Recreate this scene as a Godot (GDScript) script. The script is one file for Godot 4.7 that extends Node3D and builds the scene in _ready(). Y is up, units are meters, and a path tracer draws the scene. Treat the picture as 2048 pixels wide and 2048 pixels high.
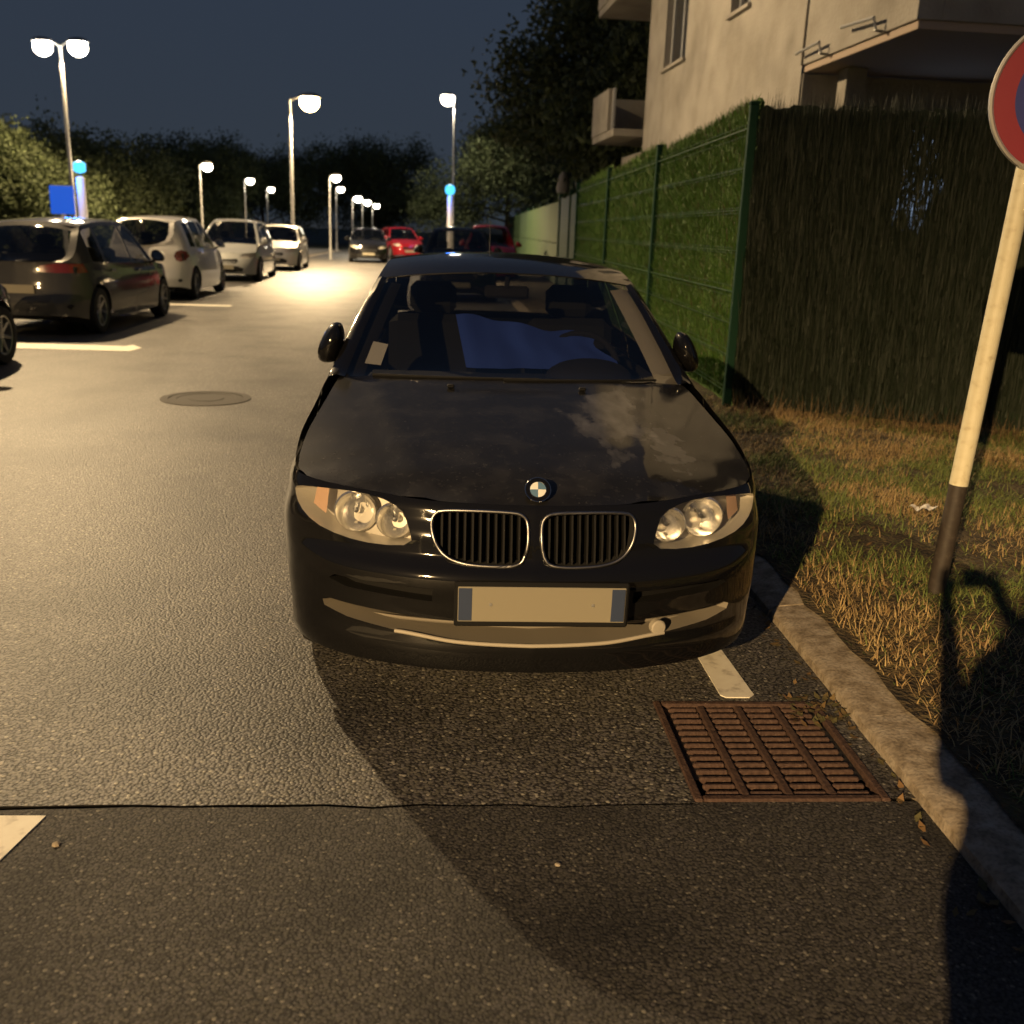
extends Node3D
# Night street: a black hatchback parked nose-on beside a kerb, a green hedge fence, parked cars and street lamps.
# World: the black car's nose is at the origin, its tail runs towards -Z; x is to the right of the picture; metres.

var M := {}
var taken := {}
var rng := RandomNumberGenerator.new()


# ------------------------------------------------------------------ mesh building
class MB:
	var v := PackedVector3Array()

	func tri(a: Vector3, b: Vector3, c: Vector3) -> void:
		v.append(a); v.append(b); v.append(c)

	func quad(a: Vector3, b: Vector3, c: Vector3, d: Vector3) -> void:
		tri(a, b, c); tri(a, c, d)

	func grid(rows: Array) -> void:
		for j in rows.size() - 1:
			var p: PackedVector3Array = rows[j]
			var q: PackedVector3Array = rows[j + 1]
			for i in p.size() - 1:
				quad(p[i], p[i + 1], q[i + 1], q[i])

	func box(c: Vector3, s: Vector3, b := 0.0, basis := Basis.IDENTITY) -> void:
		var h := s * 0.5
		b = minf(b, minf(h.x, minf(h.y, h.z)) * 0.9)
		var pt := func(sg: Vector3, face: int) -> Vector3:
			var p := Vector3.ZERO
			for i in 3:
				p[i] = sg[i] * (h[i] if i == face else h[i] - b)
			return c + basis * p
		for a in 3:
			var e := (a + 1) % 3
			var f := (a + 2) % 3
			for sa in [-1.0, 1.0]:
				var k: Array[Vector3] = []
				for w in [[-1.0, -1.0], [1.0, -1.0], [1.0, 1.0], [-1.0, 1.0]]:
					var sg := Vector3.ZERO
					sg[a] = sa; sg[e] = w[0]; sg[f] = w[1]
					k.append(pt.call(sg, a))
				if sa > 0:
					quad(k[0], k[3], k[2], k[1])
				else:
					quad(k[0], k[1], k[2], k[3])
				if b > 0.0:
					for se in [-1.0, 1.0]:
						var s1 := Vector3.ZERO
						s1[a] = sa; s1[e] = se; s1[f] = -1.0
						var s2 := s1
						s2[f] = 1.0
						quad(pt.call(s1, a), pt.call(s2, a), pt.call(s2, e), pt.call(s1, e))
		if b > 0.0:
			for x in [-1.0, 1.0]:
				for y in [-1.0, 1.0]:
					for z in [-1.0, 1.0]:
						var sg := Vector3(x, y, z)
						tri(pt.call(sg, 0), pt.call(sg, 1), pt.call(sg, 2))

	func tube(path: PackedVector3Array, r0: float, r1: float, n := 10, caps := true, flat := 1.0) -> void:
		var rows := []
		var up := Vector3.UP
		for i in path.size():
			var d := (path[mini(i + 1, path.size() - 1)] - path[maxi(i - 1, 0)]).normalized()
			if absf(d.dot(up)) > 0.95:
				up = Vector3.RIGHT
			var s := d.cross(up).normalized()
			var u := s.cross(d).normalized()
			var r := lerpf(r0, r1, float(i) / maxf(1.0, path.size() - 1))
			var row := PackedVector3Array()
			for k in n + 1:
				var a := TAU * k / n
				row.append(path[i] + (s * cos(a) * r + u * sin(a) * r * flat))
			rows.append(row)
		grid(rows)
		if caps:
			for e in [0, rows.size() - 1]:
				var row: PackedVector3Array = rows[e]
				for k in n:
					if e == 0:
						tri(path[0], row[k + 1], row[k])
					else:
						tri(path[e], row[k], row[k + 1])

	func lathe(at: Vector3, axis: Vector3, prof: Array, n := 24) -> void:
		# prof: Vector2(radius, distance along the axis)
		axis = axis.normalized()
		var s := axis.cross(Vector3.UP if absf(axis.y) < 0.9 else Vector3.RIGHT).normalized()
		var u := s.cross(axis)
		var rows := []
		for p in prof:
			var row := PackedVector3Array()
			for k in n + 1:
				var a := TAU * (k % n) / n
				row.append(at + axis * p.y + (s * cos(a) + u * sin(a)) * p.x)
			rows.append(row)
		grid(rows)

	func prism(poly: PackedVector2Array, put: Callable, d0: float, d1: float) -> void:
		# put(point: Vector2, depth) -> Vector3
		var ix := Geometry2D.triangulate_polygon(poly)
		for i in range(0, ix.size(), 3):
			tri(put.call(poly[ix[i]], d0), put.call(poly[ix[i + 1]], d0), put.call(poly[ix[i + 2]], d0))
			tri(put.call(poly[ix[i]], d1), put.call(poly[ix[i + 2]], d1), put.call(poly[ix[i + 1]], d1))
		for i in poly.size():
			var a := poly[i]
			var b := poly[(i + 1) % poly.size()]
			quad(put.call(a, d0), put.call(a, d1), put.call(b, d1), put.call(b, d0))

	func mesh(angle := 35.0, uvf = null) -> ArrayMesh:
		var n := v.size()
		var fn := PackedVector3Array()
		fn.resize(n / 3)
		var at := {}
		for f in n / 3:
			var c := (v[f * 3 + 2] - v[f * 3]).cross(v[f * 3 + 1] - v[f * 3])
			fn[f] = c
			if angle > 0.0:
				for k in 3:
					var key := Vector3i((v[f * 3 + k] * 4000.0).round())
					if at.has(key):
						at[key].append(f)
					else:
						at[key] = PackedInt32Array([f])
		var lim := cos(deg_to_rad(angle))
		var nm := PackedVector3Array()
		nm.resize(n)
		for f in n / 3:
			var own := fn[f].normalized()
			for k in 3:
				if angle <= 0.0:
					nm[f * 3 + k] = own
					continue
				var sum := Vector3.ZERO
				for g in at[Vector3i((v[f * 3 + k] * 4000.0).round())]:
					if fn[g].normalized().dot(own) > lim:
						sum += fn[g]
				nm[f * 3 + k] = sum.normalized() if sum.length_squared() > 0.0 else own
		var a := []
		a.resize(Mesh.ARRAY_MAX)
		a[Mesh.ARRAY_VERTEX] = v
		a[Mesh.ARRAY_NORMAL] = nm
		if uvf != null:
			var uv := PackedVector2Array()
			for p in v:
				uv.append(uvf.call(p))
			a[Mesh.ARRAY_TEX_UV] = uv
		var m := ArrayMesh.new()
		m.add_surface_from_arrays(Mesh.PRIMITIVE_TRIANGLES, a)
		return m


static func table(pts: Array, x: float) -> float:
	if x <= pts[0][0]:
		return pts[0][1]
	for i in pts.size() - 1:
		if x <= pts[i + 1][0]:
			var t: float = (x - pts[i][0]) / (pts[i + 1][0] - pts[i][0])
			var a: float = pts[maxi(i - 1, 0)][1]
			var b: float = pts[i][1]
			var c: float = pts[i + 1][1]
			var d: float = pts[mini(i + 2, pts.size() - 1)][1]
			var m0 := (c - a) * 0.5 if (c - b) * (b - a) > 0.0 else 0.0
			var m1 := (d - b) * 0.5 if (d - c) * (c - b) > 0.0 else 0.0
			var t2 := t * t
			var t3 := t2 * t
			return (2 * t3 - 3 * t2 + 1) * b + (t3 - 2 * t2 + t) * m0 + (-2 * t3 + 3 * t2) * c + (t3 - t2) * m1
	return pts[-1][1]


# The wall of a car body: a plan outline from the middle of the nose round to the middle of the tail, tucked in by an amount that depends on height.
class Shape:
	const N := 320
	var bw := PackedFloat32Array()
	var bk := PackedFloat32Array()
	var nw := PackedFloat32Array()
	var nk := PackedFloat32Array()
	var size := 0.0
	var cfg := {}
	var lut := {}

	func _init(c: Dictionary) -> void:
		cfg = c
		var cur := Curve2D.new()
		var o: Array = c.outline
		for i in o.size():
			var a := Vector2(o[maxi(i - 1, 0)][1], o[maxi(i - 1, 0)][0])
			var b := Vector2(o[mini(i + 1, o.size() - 1)][1], o[mini(i + 1, o.size() - 1)][0])
			var p := Vector2(o[i][1], o[i][0])
			if i == 0:
				a = Vector2(-b.x, b.y)
			if i == o.size() - 1:
				b = Vector2(-a.x, a.y)
			var dir := (b - a).normalized()
			cur.add_point(p, -dir * p.distance_to(a) * 0.33, dir * p.distance_to(b) * 0.33)
		size = cur.get_baked_length()
		for i in N + 1:
			var p := cur.sample_baked(size * i / N, true)
			bw.append(p.x); bk.append(p.y)
		for i in N + 1:
			var d := Vector2(bw[mini(i + 1, N)] - bw[maxi(i - 1, 0)], bk[mini(i + 1, N)] - bk[maxi(i - 1, 0)]).normalized()
			if i == 0 or i == N:
				d = Vector2(1.0 if i == 0 else -1.0, 0.0)
			nw.append(d.y); nk.append(-d.x)
		for name in ["side_in", "front_in", "rear_in"]:
			var l := PackedFloat32Array()
			for i in 161:
				l.append(smooth_table(c[name], i * 0.01))
			lut[name] = l

	func smooth_table(pts: Array, x: float) -> float:
		if x <= pts[0][0]:
			return pts[0][1]
		for i in pts.size() - 1:
			if x <= pts[i + 1][0]:
				var t: float = (x - pts[i][0]) / (pts[i + 1][0] - pts[i][0])
				return lerpf(pts[i][1], pts[i + 1][1], t * t * (3.0 - 2.0 * t))
		return pts[-1][1]

	func look(name: String, y: float) -> float:
		var f := clampf(y * 100.0, 0.0, 159.99)
		var i := int(f)
		return lerpf(lut[name][i], lut[name][i + 1], f - i)

	func pos(t: float, y: float, off := 0.0) -> Vector3:
		var f := clampf(t / size * N, 0.0, N - 0.001)
		var i := int(f)
		f -= i
		var n := Vector2(lerpf(nw[i], nw[i + 1], f), lerpf(nk[i], nk[i + 1], f)).normalized()
		var w := n.y * n.y
		w = w * w * (3.0 - 2.0 * w)
		var ins := lerpf(look("side_in", y), look("front_in" if n.y < 0.0 else "rear_in", y), w) + off
		return Vector3(lerpf(bw[i], bw[i + 1], f) - n.x * ins, y, -(lerpf(bk[i], bk[i + 1], f) - n.y * ins))

	func t_of_x(x: float, y: float, rear := false) -> float:
		var lo := 0.0
		var hi := size * 0.5
		for i in 22:
			var m := (lo + hi) * 0.5
			var px := pos(size - m if rear else m, y).x
			if px < x:
				lo = m
			else:
				hi = m
		return size - lo if rear else lo

	func t_of_k(k: float, y: float) -> float:
		var lo := 0.0
		var hi := size
		for i in 24:
			var m := (lo + hi) * 0.5
			if -pos(m, y).z < k:
				lo = m
			else:
				hi = m
		return lo

	func xy_poly(pts: Array, rear := false) -> PackedVector2Array:
		# a polygon drawn on the nose (or tail) in x, y -> t, y
		var out := PackedVector2Array()
		for i in pts.size():
			var a := Vector2(pts[i][0], pts[i][1])
			var b := Vector2(pts[(i + 1) % pts.size()][0], pts[(i + 1) % pts.size()][1])
			var n := maxi(1, int(a.distance_to(b) / 0.03))
			for j in n:
				var p := a.lerp(b, float(j) / n)
				out.append(Vector2(t_of_x(p.x, p.y, rear), p.y))
		return out

	func ky_poly(pts: Array) -> PackedVector2Array:
		var out := PackedVector2Array()
		for i in pts.size():
			var a := Vector2(pts[i][0], pts[i][1])
			var b := Vector2(pts[(i + 1) % pts.size()][0], pts[(i + 1) % pts.size()][1])
			var n := maxi(1, int(a.distance_to(b) / 0.08))
			for j in n:
				var p := a.lerp(b, float(j) / n)
				out.append(Vector2(t_of_k(p.x, p.y), p.y))
		return out


# fills a polygon (minus holes) of a two-dimensional chart with small cells laid on put(Vector2) -> Vector3
func chart(mb: MB, region: PackedVector2Array, holes: Array, cell: float, put: Callable, mirror := 0) -> void:
	# mirror 0: as it is, 1: only mirrored, 2: both
	var lo := region[0]
	var hi := region[0]
	for p in region:
		lo = lo.min(p); hi = hi.max(p)
	var boxes: Array[Rect2] = []
	for h in holes:
		var r := Rect2(h[0], Vector2.ZERO)
		for p in h:
			r = r.expand(p)
		boxes.append(r)
	var nx := maxi(1, int(ceil((hi.x - lo.x) / cell)))
	var ny := maxi(1, int(ceil((hi.y - lo.y) / cell)))
	var st := Vector2((hi.x - lo.x) / nx, (hi.y - lo.y) / ny)
	for j in ny:
		for i in nx:
			var a := lo + Vector2(i * st.x, j * st.y)
			var quad := PackedVector2Array([a, a + Vector2(st.x, 0), a + st, a + Vector2(0, st.y)])
			var inside := true
			for p in quad:
				if not Geometry2D.is_point_in_polygon(p, region):
					inside = false
					break
			var polys: Array = [quad] if inside else Geometry2D.intersect_polygons(quad, region)
			for h in holes.size():
				if polys.is_empty() or not boxes[h].intersects(Rect2(a, st).grow(0.0005)):
					continue
				var next := []
				for q in polys:
					for w in Geometry2D.clip_polygons(q, holes[h]):
						next.append(w)
				polys = next
			for q in polys:
				var ix := PackedInt32Array([0, 1, 2, 0, 2, 3]) if q.size() == 4 and inside and polys.size() == 1 else Geometry2D.triangulate_polygon(q)
				for k in range(0, ix.size(), 3):
					var p: Vector2 = q[ix[k]]
					var r: Vector2 = q[ix[k + 1]]
					var s: Vector2 = q[ix[k + 2]]
					if (r - p).cross(s - p) < 0.0:
						var w := r
						r = s
						s = w
					var A: Vector3 = put.call(p)
					var B: Vector3 = put.call(r)
					var C: Vector3 = put.call(s)
					if mirror != 1:
						mb.tri(A, B, C)
					if mirror != 0:
						var f := Vector3(-1, 1, 1)
						mb.tri(A * f, C * f, B * f)


func skirt(mb: MB, poly: PackedVector2Array, put0: Callable, put1: Callable, mirror := 0) -> void:
	for i in poly.size():
		var a := poly[i]
		var b := poly[(i + 1) % poly.size()]
		var q := [put0.call(a), put1.call(a), put1.call(b), put0.call(b)]
		if mirror == 2 and absf(q[0].x) < 1e-4 and absf(q[3].x) < 1e-4:
			continue
		if mirror != 1:
			mb.quad(q[0], q[1], q[2], q[3])
		if mirror != 0:
			var f := Vector3(-1, 1, 1)
			mb.quad(q[0] * f, q[3] * f, q[2] * f, q[1] * f)


# ------------------------------------------------------------------ scene tree helpers
func numbered(called: String) -> String:
	if not taken.has(called):
		taken[called] = 0
		return called
	taken[called] += 1
	return "%s_%03d" % [called, taken[called]]


func thing(called: String, label: String, category: String, at := Vector3.ZERO, turn := 0.0, group := "") -> Node3D:
	var o := Node3D.new()
	o.name = numbered(called)
	add_child(o)
	o.position = at
	o.rotation.y = turn
	o.set_meta("label", label)
	o.set_meta("category", category)
	if group:
		o.set_meta("group", group)
	return o


func part(called: String, mesh: Mesh, m: Material, parent: Node3D, label := "") -> MeshInstance3D:
	var o := MeshInstance3D.new()
	o.name = called
	o.mesh = mesh
	o.material_override = m
	parent.add_child(o, true)
	if label:
		o.set_meta("label", label)
	return o


func structure(called: String, mesh: Mesh, m: Material) -> MeshInstance3D:
	var o := part(numbered(called), mesh, m, self)
	o.set_meta("kind", "structure")
	return o


func copies(called: String, mesh: Mesh, m: Material, where: Array, colors: Array, parent: Node3D) -> MultiMeshInstance3D:
	var mm := MultiMesh.new()
	mm.transform_format = MultiMesh.TRANSFORM_3D
	mm.use_colors = not colors.is_empty()
	mm.mesh = mesh
	mm.instance_count = where.size()
	for i in where.size():
		mm.set_instance_transform(i, where[i])
		if colors:
			mm.set_instance_color(i, colors[i])
	var o := MultiMeshInstance3D.new()
	o.name = called
	o.multimesh = mm
	o.material_override = m
	parent.add_child(o, true)
	o.set_meta("kind", "stuff")
	return o


func lin(r: float, g: float, b: float, a := 1.0) -> Color:
	var c := Color(r, g, b).linear_to_srgb()
	c.a = a
	return c


func mat(name: String, c: Color, rough := 0.6, metal := 0.0, spec := 0.5) -> StandardMaterial3D:
	var m := StandardMaterial3D.new()
	m.resource_name = name
	m.albedo_color = c
	m.roughness = rough
	m.metallic = metal
	m.metallic_specular = spec
	m.cull_mode = BaseMaterial3D.CULL_DISABLED
	M[name] = m
	return m


func noise(freq: float, oct := 4, sd := 1, type := FastNoiseLite.TYPE_SIMPLEX_SMOOTH) -> FastNoiseLite:
	var n := FastNoiseLite.new()
	n.noise_type = type
	n.frequency = freq
	n.fractal_octaves = oct
	n.seed = sd
	return n


func noise_tex(n: FastNoiseLite, stops: Array, size := 512, bump := 0.0) -> NoiseTexture2D:
	var t := NoiseTexture2D.new()
	t.width = size
	t.height = size
	t.seamless = true
	t.noise = n
	if bump > 0.0:
		t.as_normal_map = true
		t.bump_strength = bump
	elif stops:
		var g := Gradient.new()
		g.offsets = PackedFloat32Array(stops.map(func(s): return s[0]))
		g.colors = PackedColorArray(stops.map(func(s): return s[1]))
		t.color_ramp = g
	return t


func grey(x: float) -> Color:
	return Color(x, x, x)


func triplanar(m: StandardMaterial3D, per_metre: float, second := 0.0) -> void:
	m.uv1_triplanar = true
	m.uv1_world_triplanar = true
	m.uv1_scale = Vector3.ONE * per_metre
	if second > 0.0:
		m.uv2_triplanar = true
		m.uv2_world_triplanar = true
		m.uv2_scale = Vector3.ONE * second


func patches(m: StandardMaterial3D, t: Texture2D) -> void:
	m.detail_enabled = true
	m.detail_albedo = t
	m.detail_blend_mode = BaseMaterial3D.BLEND_MODE_MUL
	m.detail_uv_layer = BaseMaterial3D.DETAIL_UV_2


func glass(name: String, alpha: float, c := Color(0.02, 0.025, 0.03)) -> StandardMaterial3D:
	var m := mat(name, Color(c.r, c.g, c.b, alpha), 0.03)
	m.transparency = BaseMaterial3D.TRANSPARENCY_ALPHA
	return m


func glow(name: String, c: Color, e: float) -> StandardMaterial3D:
	var m := mat(name, grey(0.08), 0.4)
	m.emission_enabled = true
	m.emission = c
	m.emission_energy_multiplier = e
	return m


# ------------------------------------------------------------------ materials
# stones of mixed tone and size pressed into binder, wrapping round at the edges: [colour, height]
func stone_textures() -> Array:
	const S := 768
	const G := 104
	var r := RandomNumberGenerator.new()
	r.seed = 77
	var px := PackedVector2Array()
	var tone := PackedFloat32Array()
	var big := PackedFloat32Array()
	for i in G * G:
		px.append(Vector2(r.randf(), r.randf()))
		tone.append(r.randf())
		big.append(r.randf_range(0.55, 1.0))
	var col := Image.create(S, S, false, Image.FORMAT_RGB8)
	var hgt := Image.create(S, S, false, Image.FORMAT_L8)
	var broad := noise(0.03, 3, 151)
	for y in S:
		for x in S:
			var p := Vector2(x, y) * (float(G) / S)
			var cx := int(p.x)
			var cy := int(p.y)
			var best := 9.0
			var who := 0
			for dy in [-1, 0, 1]:
				for dx in [-1, 0, 1]:
					var k: int = posmod(cy + dy, G) * G + posmod(cx + dx, G)
					var d := (Vector2(cx + dx, cy + dy) + px[k] - p).length() / big[k]
					if d < best:
						best = d
						who = k
			var face := clampf(1.25 - best * 1.5, 0.0, 1.0)
			var t := tone[who]
			var lum := lerpf(0.035, lerpf(0.07, 0.2, t) + (0.2 if t > 0.965 else 0.0), smoothstep(0.05, 0.45, face))
			var warmth := 0.9 + 0.2 * fmod(t * 7.0, 1.0)
			col.set_pixel(x, y, lin(lum, lum * 0.94, lum * 0.84 / warmth))
			hgt.set_pixel(x, y, grey(sqrt(face) * (0.6 + 0.4 * fmod(t * 13.0, 1.0))))
	return [ImageTexture.create_from_image(col), ImageTexture.create_from_image(hgt)]


func materials() -> void:
	# asphalt: stones of about a centimetre in a dark binder, with broad worn patches
	var made := stone_textures()
	var stones: Texture2D = made[0]
	var worn := noise_tex(noise(0.012, 5, 7), [[0.0, grey(0.6)], [0.25, grey(0.78)], [0.45, grey(0.93)], [0.7, grey(1.0)], [1.0, grey(0.82)]], 512)
	var a := mat("asphalt", grey(0.95), 0.56, 0.0, 0.44)
	a.albedo_texture = stones
	a.heightmap_enabled = true
	a.heightmap_texture = made[1]
	a.heightmap_scale = 0.2
	triplanar(a, 0.87, 0.11)
	patches(a, worn)
	var n := mat("near_asphalt", grey(0.7), 0.78)
	n.albedo_texture = stones
	n.heightmap_enabled = true
	n.heightmap_texture = made[1]
	n.heightmap_scale = 0.15
	triplanar(n, 1.13, 0.17)
	patches(n, worn)
	mat("tar", lin(0.018, 0.017, 0.016), 0.5)
	var paint_wear := noise_tex(noise(0.02, 5, 5), [[0.0, lin(0.4, 0.37, 0.3)], [0.25, lin(0.62, 0.58, 0.48)], [0.4, lin(0.74, 0.7, 0.58)], [1.0, lin(0.8, 0.77, 0.65)]], 512)
	var rp := mat("road_paint", grey(1), 0.65)
	rp.albedo_texture = paint_wear
	triplanar(rp, 1.3)
	var conc := noise_tex(noise(0.02, 6, 9), [[0.0, lin(0.13, 0.1, 0.065)], [0.35, lin(0.28, 0.23, 0.165)], [0.65, lin(0.38, 0.325, 0.25)], [1.0, lin(0.46, 0.41, 0.33)]], 512)
	var k := mat("kerb_concrete", grey(1), 0.9)
	k.albedo_texture = conc
	k.normal_enabled = true
	k.normal_texture = noise_tex(noise(0.09, 4, 13), [], 512, 1.0)
	triplanar(k, 1.1, 4.0)
	patches(k, noise_tex(noise(0.05, 3, 19), [[0.0, grey(0.72)], [0.5, grey(0.95)], [1.0, grey(1.0)]], 256))
	var soil := noise_tex(noise(0.016, 6, 17), [[0.0, lin(0.025, 0.02, 0.011)], [0.4, lin(0.06, 0.043, 0.022)], [0.65, lin(0.1, 0.075, 0.036)], [1.0, lin(0.06, 0.065, 0.022)]], 512)
	var s := mat("soil", grey(1), 0.95)
	s.albedo_texture = soil
	s.normal_enabled = true
	s.normal_texture = noise_tex(noise(0.08, 4, 23), [], 512, 8.0)
	triplanar(s, 0.7)
	var g := mat("far_ground", grey(1), 0.95)
	g.albedo_texture = noise_tex(noise(0.01, 5, 29), [[0.0, lin(0.02, 0.025, 0.012)], [1.0, lin(0.05, 0.055, 0.028)]], 512)
	triplanar(g, 0.05)
	var pv := mat("paving", grey(1), 0.85)
	pv.albedo_texture = noise_tex(noise(0.02, 5, 31), [[0.0, lin(0.1, 0.095, 0.085)], [1.0, lin(0.2, 0.19, 0.17)]], 512)
	triplanar(pv, 0.5)
	# render of the building
	var w := mat("render", grey(1), 0.92)
	w.albedo_texture = noise_tex(noise(0.008, 6, 37), [[0.0, lin(0.31, 0.285, 0.245)], [0.5, lin(0.39, 0.365, 0.325)], [1.0, lin(0.45, 0.42, 0.38)]], 512)
	w.normal_enabled = true
	w.normal_texture = noise_tex(noise(0.12, 3, 41), [], 512, 0.8)
	triplanar(w, 0.25, 0.13)
	patches(w, noise_tex(noise(0.02, 4, 43), [[0.0, grey(0.86)], [0.5, grey(0.97)], [1.0, grey(1.0)]], 256))
	mat("soffit", lin(0.45, 0.36, 0.29), 0.9)
	mat("window_frame", lin(0.34, 0.35, 0.37), 0.5)
	mat("shutter", lin(0.26, 0.27, 0.29), 0.6)
	glass("house_glass", 0.35)
	# metals, plastics
	mat("fence_green", lin(0.012, 0.045, 0.026), 0.55, 0.0, 0.25)
	mat("wire_green", lin(0.03, 0.085, 0.035), 0.4)
	var hp := mat("hedge_blade", grey(1), 0.6)
	hp.vertex_color_use_as_albedo = true
	mat("hedge_back", lin(0.08, 0.16, 0.022), 0.9)
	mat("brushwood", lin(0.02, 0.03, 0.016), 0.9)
	var fp := mat("far_panel", lin(0.032, 0.075, 0.014), 0.8)
	fp.albedo_texture = noise_tex(noise(0.05, 4, 47), [[0.0, grey(0.75)], [1.0, grey(1.0)]], 256)
	triplanar(fp, 0.6)
	var gp := mat("grass_blade", grey(1), 0.8)
	gp.vertex_color_use_as_albedo = true
	var lp := mat("leaf", grey(1), 0.7)
	lp.vertex_color_use_as_albedo = true
	lp.backlight_enabled = true
	lp.backlight = lin(0.12, 0.16, 0.03)
	var bark := mat("bark", lin(0.06, 0.045, 0.032), 0.95)
	bark.normal_enabled = true
	bark.normal_texture = noise_tex(noise(0.06, 4, 53), [], 256, 8.0)
	triplanar(bark, 1.5)
	mat("galvanised", lin(0.42, 0.42, 0.41), 0.42, 0.7)
	mat("lamp_housing", lin(0.2, 0.2, 0.2), 0.5, 0.4)
	var cr := mat("cream_paint", grey(1), 0.5)
	cr.albedo_texture = noise_tex(noise(0.03, 5, 59), [[0.0, lin(0.42, 0.36, 0.22)], [0.22, lin(0.62, 0.56, 0.38)], [0.4, lin(0.72, 0.67, 0.47)], [1.0, lin(0.77, 0.73, 0.54)]], 256)
	triplanar(cr, 2.0)
	var bp := mat("black_paint", grey(1), 0.6)
	bp.albedo_texture = noise_tex(noise(0.05, 4, 61), [[0.0, lin(0.035, 0.027, 0.022)], [0.7, lin(0.05, 0.04, 0.032)], [1.0, lin(0.09, 0.075, 0.06)]], 256)
	triplanar(bp, 2.0)
	mat("sign_red", lin(0.25, 0.012, 0.03), 0.4)
	mat("sign_blue", lin(0.02, 0.03, 0.2), 0.4)
	mat("sign_rim", lin(0.62, 0.61, 0.58), 0.4, 0.6)
	var ir := mat("rusty_iron", grey(1), 0.72, 0.25)
	ir.albedo_texture = noise_tex(noise(0.05, 5, 67), [[0.0, lin(0.045, 0.027, 0.021)], [0.5, lin(0.08, 0.046, 0.034)], [1.0, lin(0.12, 0.078, 0.058)]], 256)
	ir.normal_enabled = true
	ir.normal_texture = noise_tex(noise(0.1, 3, 71), [], 256, 1.5)
	triplanar(ir, 3.0)
	mat("pit", lin(0.16, 0.15, 0.13), 0.95)
	mat("manhole_iron", lin(0.06, 0.055, 0.05), 0.85)
	mat("paper", lin(0.7, 0.69, 0.66), 0.8)
	# car
	for c in [["black", Color(0.006, 0.006, 0.0065)], ["grey", Color(0.055, 0.055, 0.055)], ["white", Color(0.66, 0.65, 0.62)], ["silver", Color(0.4, 0.41, 0.4)], ["pale", Color(0.55, 0.55, 0.53)], ["red", Color(0.27, 0.009, 0.016)], ["anthracite", Color(0.025, 0.026, 0.03)]]:
		var p := mat("paint_" + c[0], Color(c[1].r, c[1].g, c[1].b).linear_to_srgb(), 0.42, 0.1, 0.2 if c[1].r > 0.1 else 0.08)
		p.clearcoat_enabled = true
		p.clearcoat = 1.0
		p.clearcoat_roughness = 0.06
	mat("trim", lin(0.009, 0.009, 0.009), 0.6, 0.0, 0.3)
	mat("dusty_plastic", lin(0.19, 0.17, 0.135), 0.75)
	mat("lip_plastic", lin(0.34, 0.31, 0.25), 0.6)
	mat("gap", lin(0.006, 0.006, 0.006), 0.9)
	mat("chrome", lin(0.6, 0.6, 0.59), 0.16, 1.0)
	mat("satin_chrome", lin(0.3, 0.3, 0.3), 0.35, 1.0)
	mat("reflector", lin(0.8, 0.79, 0.76), 0.2, 0.9)
	mat("lamp_silver", lin(0.55, 0.52, 0.45), 0.36, 0.4)
	mat("tyre", lin(0.012, 0.012, 0.012), 0.85)
	mat("rim", lin(0.35, 0.35, 0.35), 0.35, 0.8)
	mat("interior", lin(0.011, 0.011, 0.012), 0.9)
	mat("pillar_trim", lin(0.4, 0.38, 0.33), 0.9)
	mat("seat_cloth", lin(0.01, 0.011, 0.01), 0.95)
	mat("blue_cloth", lin(0.035, 0.09, 0.5), 0.95)  # blue that imitates a glow seen in the windscreen
	mat("amber", lin(0.5, 0.33, 0.22), 0.3)
	mat("tail_red", lin(0.22, 0.018, 0.018), 0.25)
	mat("plate_white", lin(0.24, 0.22, 0.165), 0.5)
	mat("plate_blue", lin(0.03, 0.045, 0.09), 0.5)
	mat("emblem_blue", lin(0.1, 0.19, 0.3), 0.25)
	mat("emblem_white", lin(0.75, 0.75, 0.72), 0.25)
	mat("mirror_glass", lin(0.7, 0.7, 0.7), 0.05, 1.0)
	glass("car_glass", 0.48)
	glass("dark_glass", 0.55)
	glass("lens", 0.06, Color(0.5, 0.5, 0.5))
	# clothes
	mat("jacket", lin(0.03, 0.035, 0.05), 0.9)
	mat("phone", lin(0.015, 0.015, 0.015), 0.2)
	# lamps
	glow("lamp_warm", Color(1.0, 0.86, 0.62), 14.0)
	glow("lamp_white", Color(1.0, 0.95, 0.85), 9.0)
	glow("lamp_blue", Color(0.3, 0.75, 1.0), 0.5)
	glow("sign_blue_light", Color(0.05, 0.42, 0.98), 0.16)
	glow("window_light", Color(0.75, 0.85, 1.0), 0.14)
	# the bonnet: the same black paint under dried dirt, with a smeared patch on one side
	var im := Image.create(512, 512, false, Image.FORMAT_RGB8)
	var n1 := noise(0.012, 5, 83)
	var n2 := noise(0.05, 4, 89)
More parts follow.
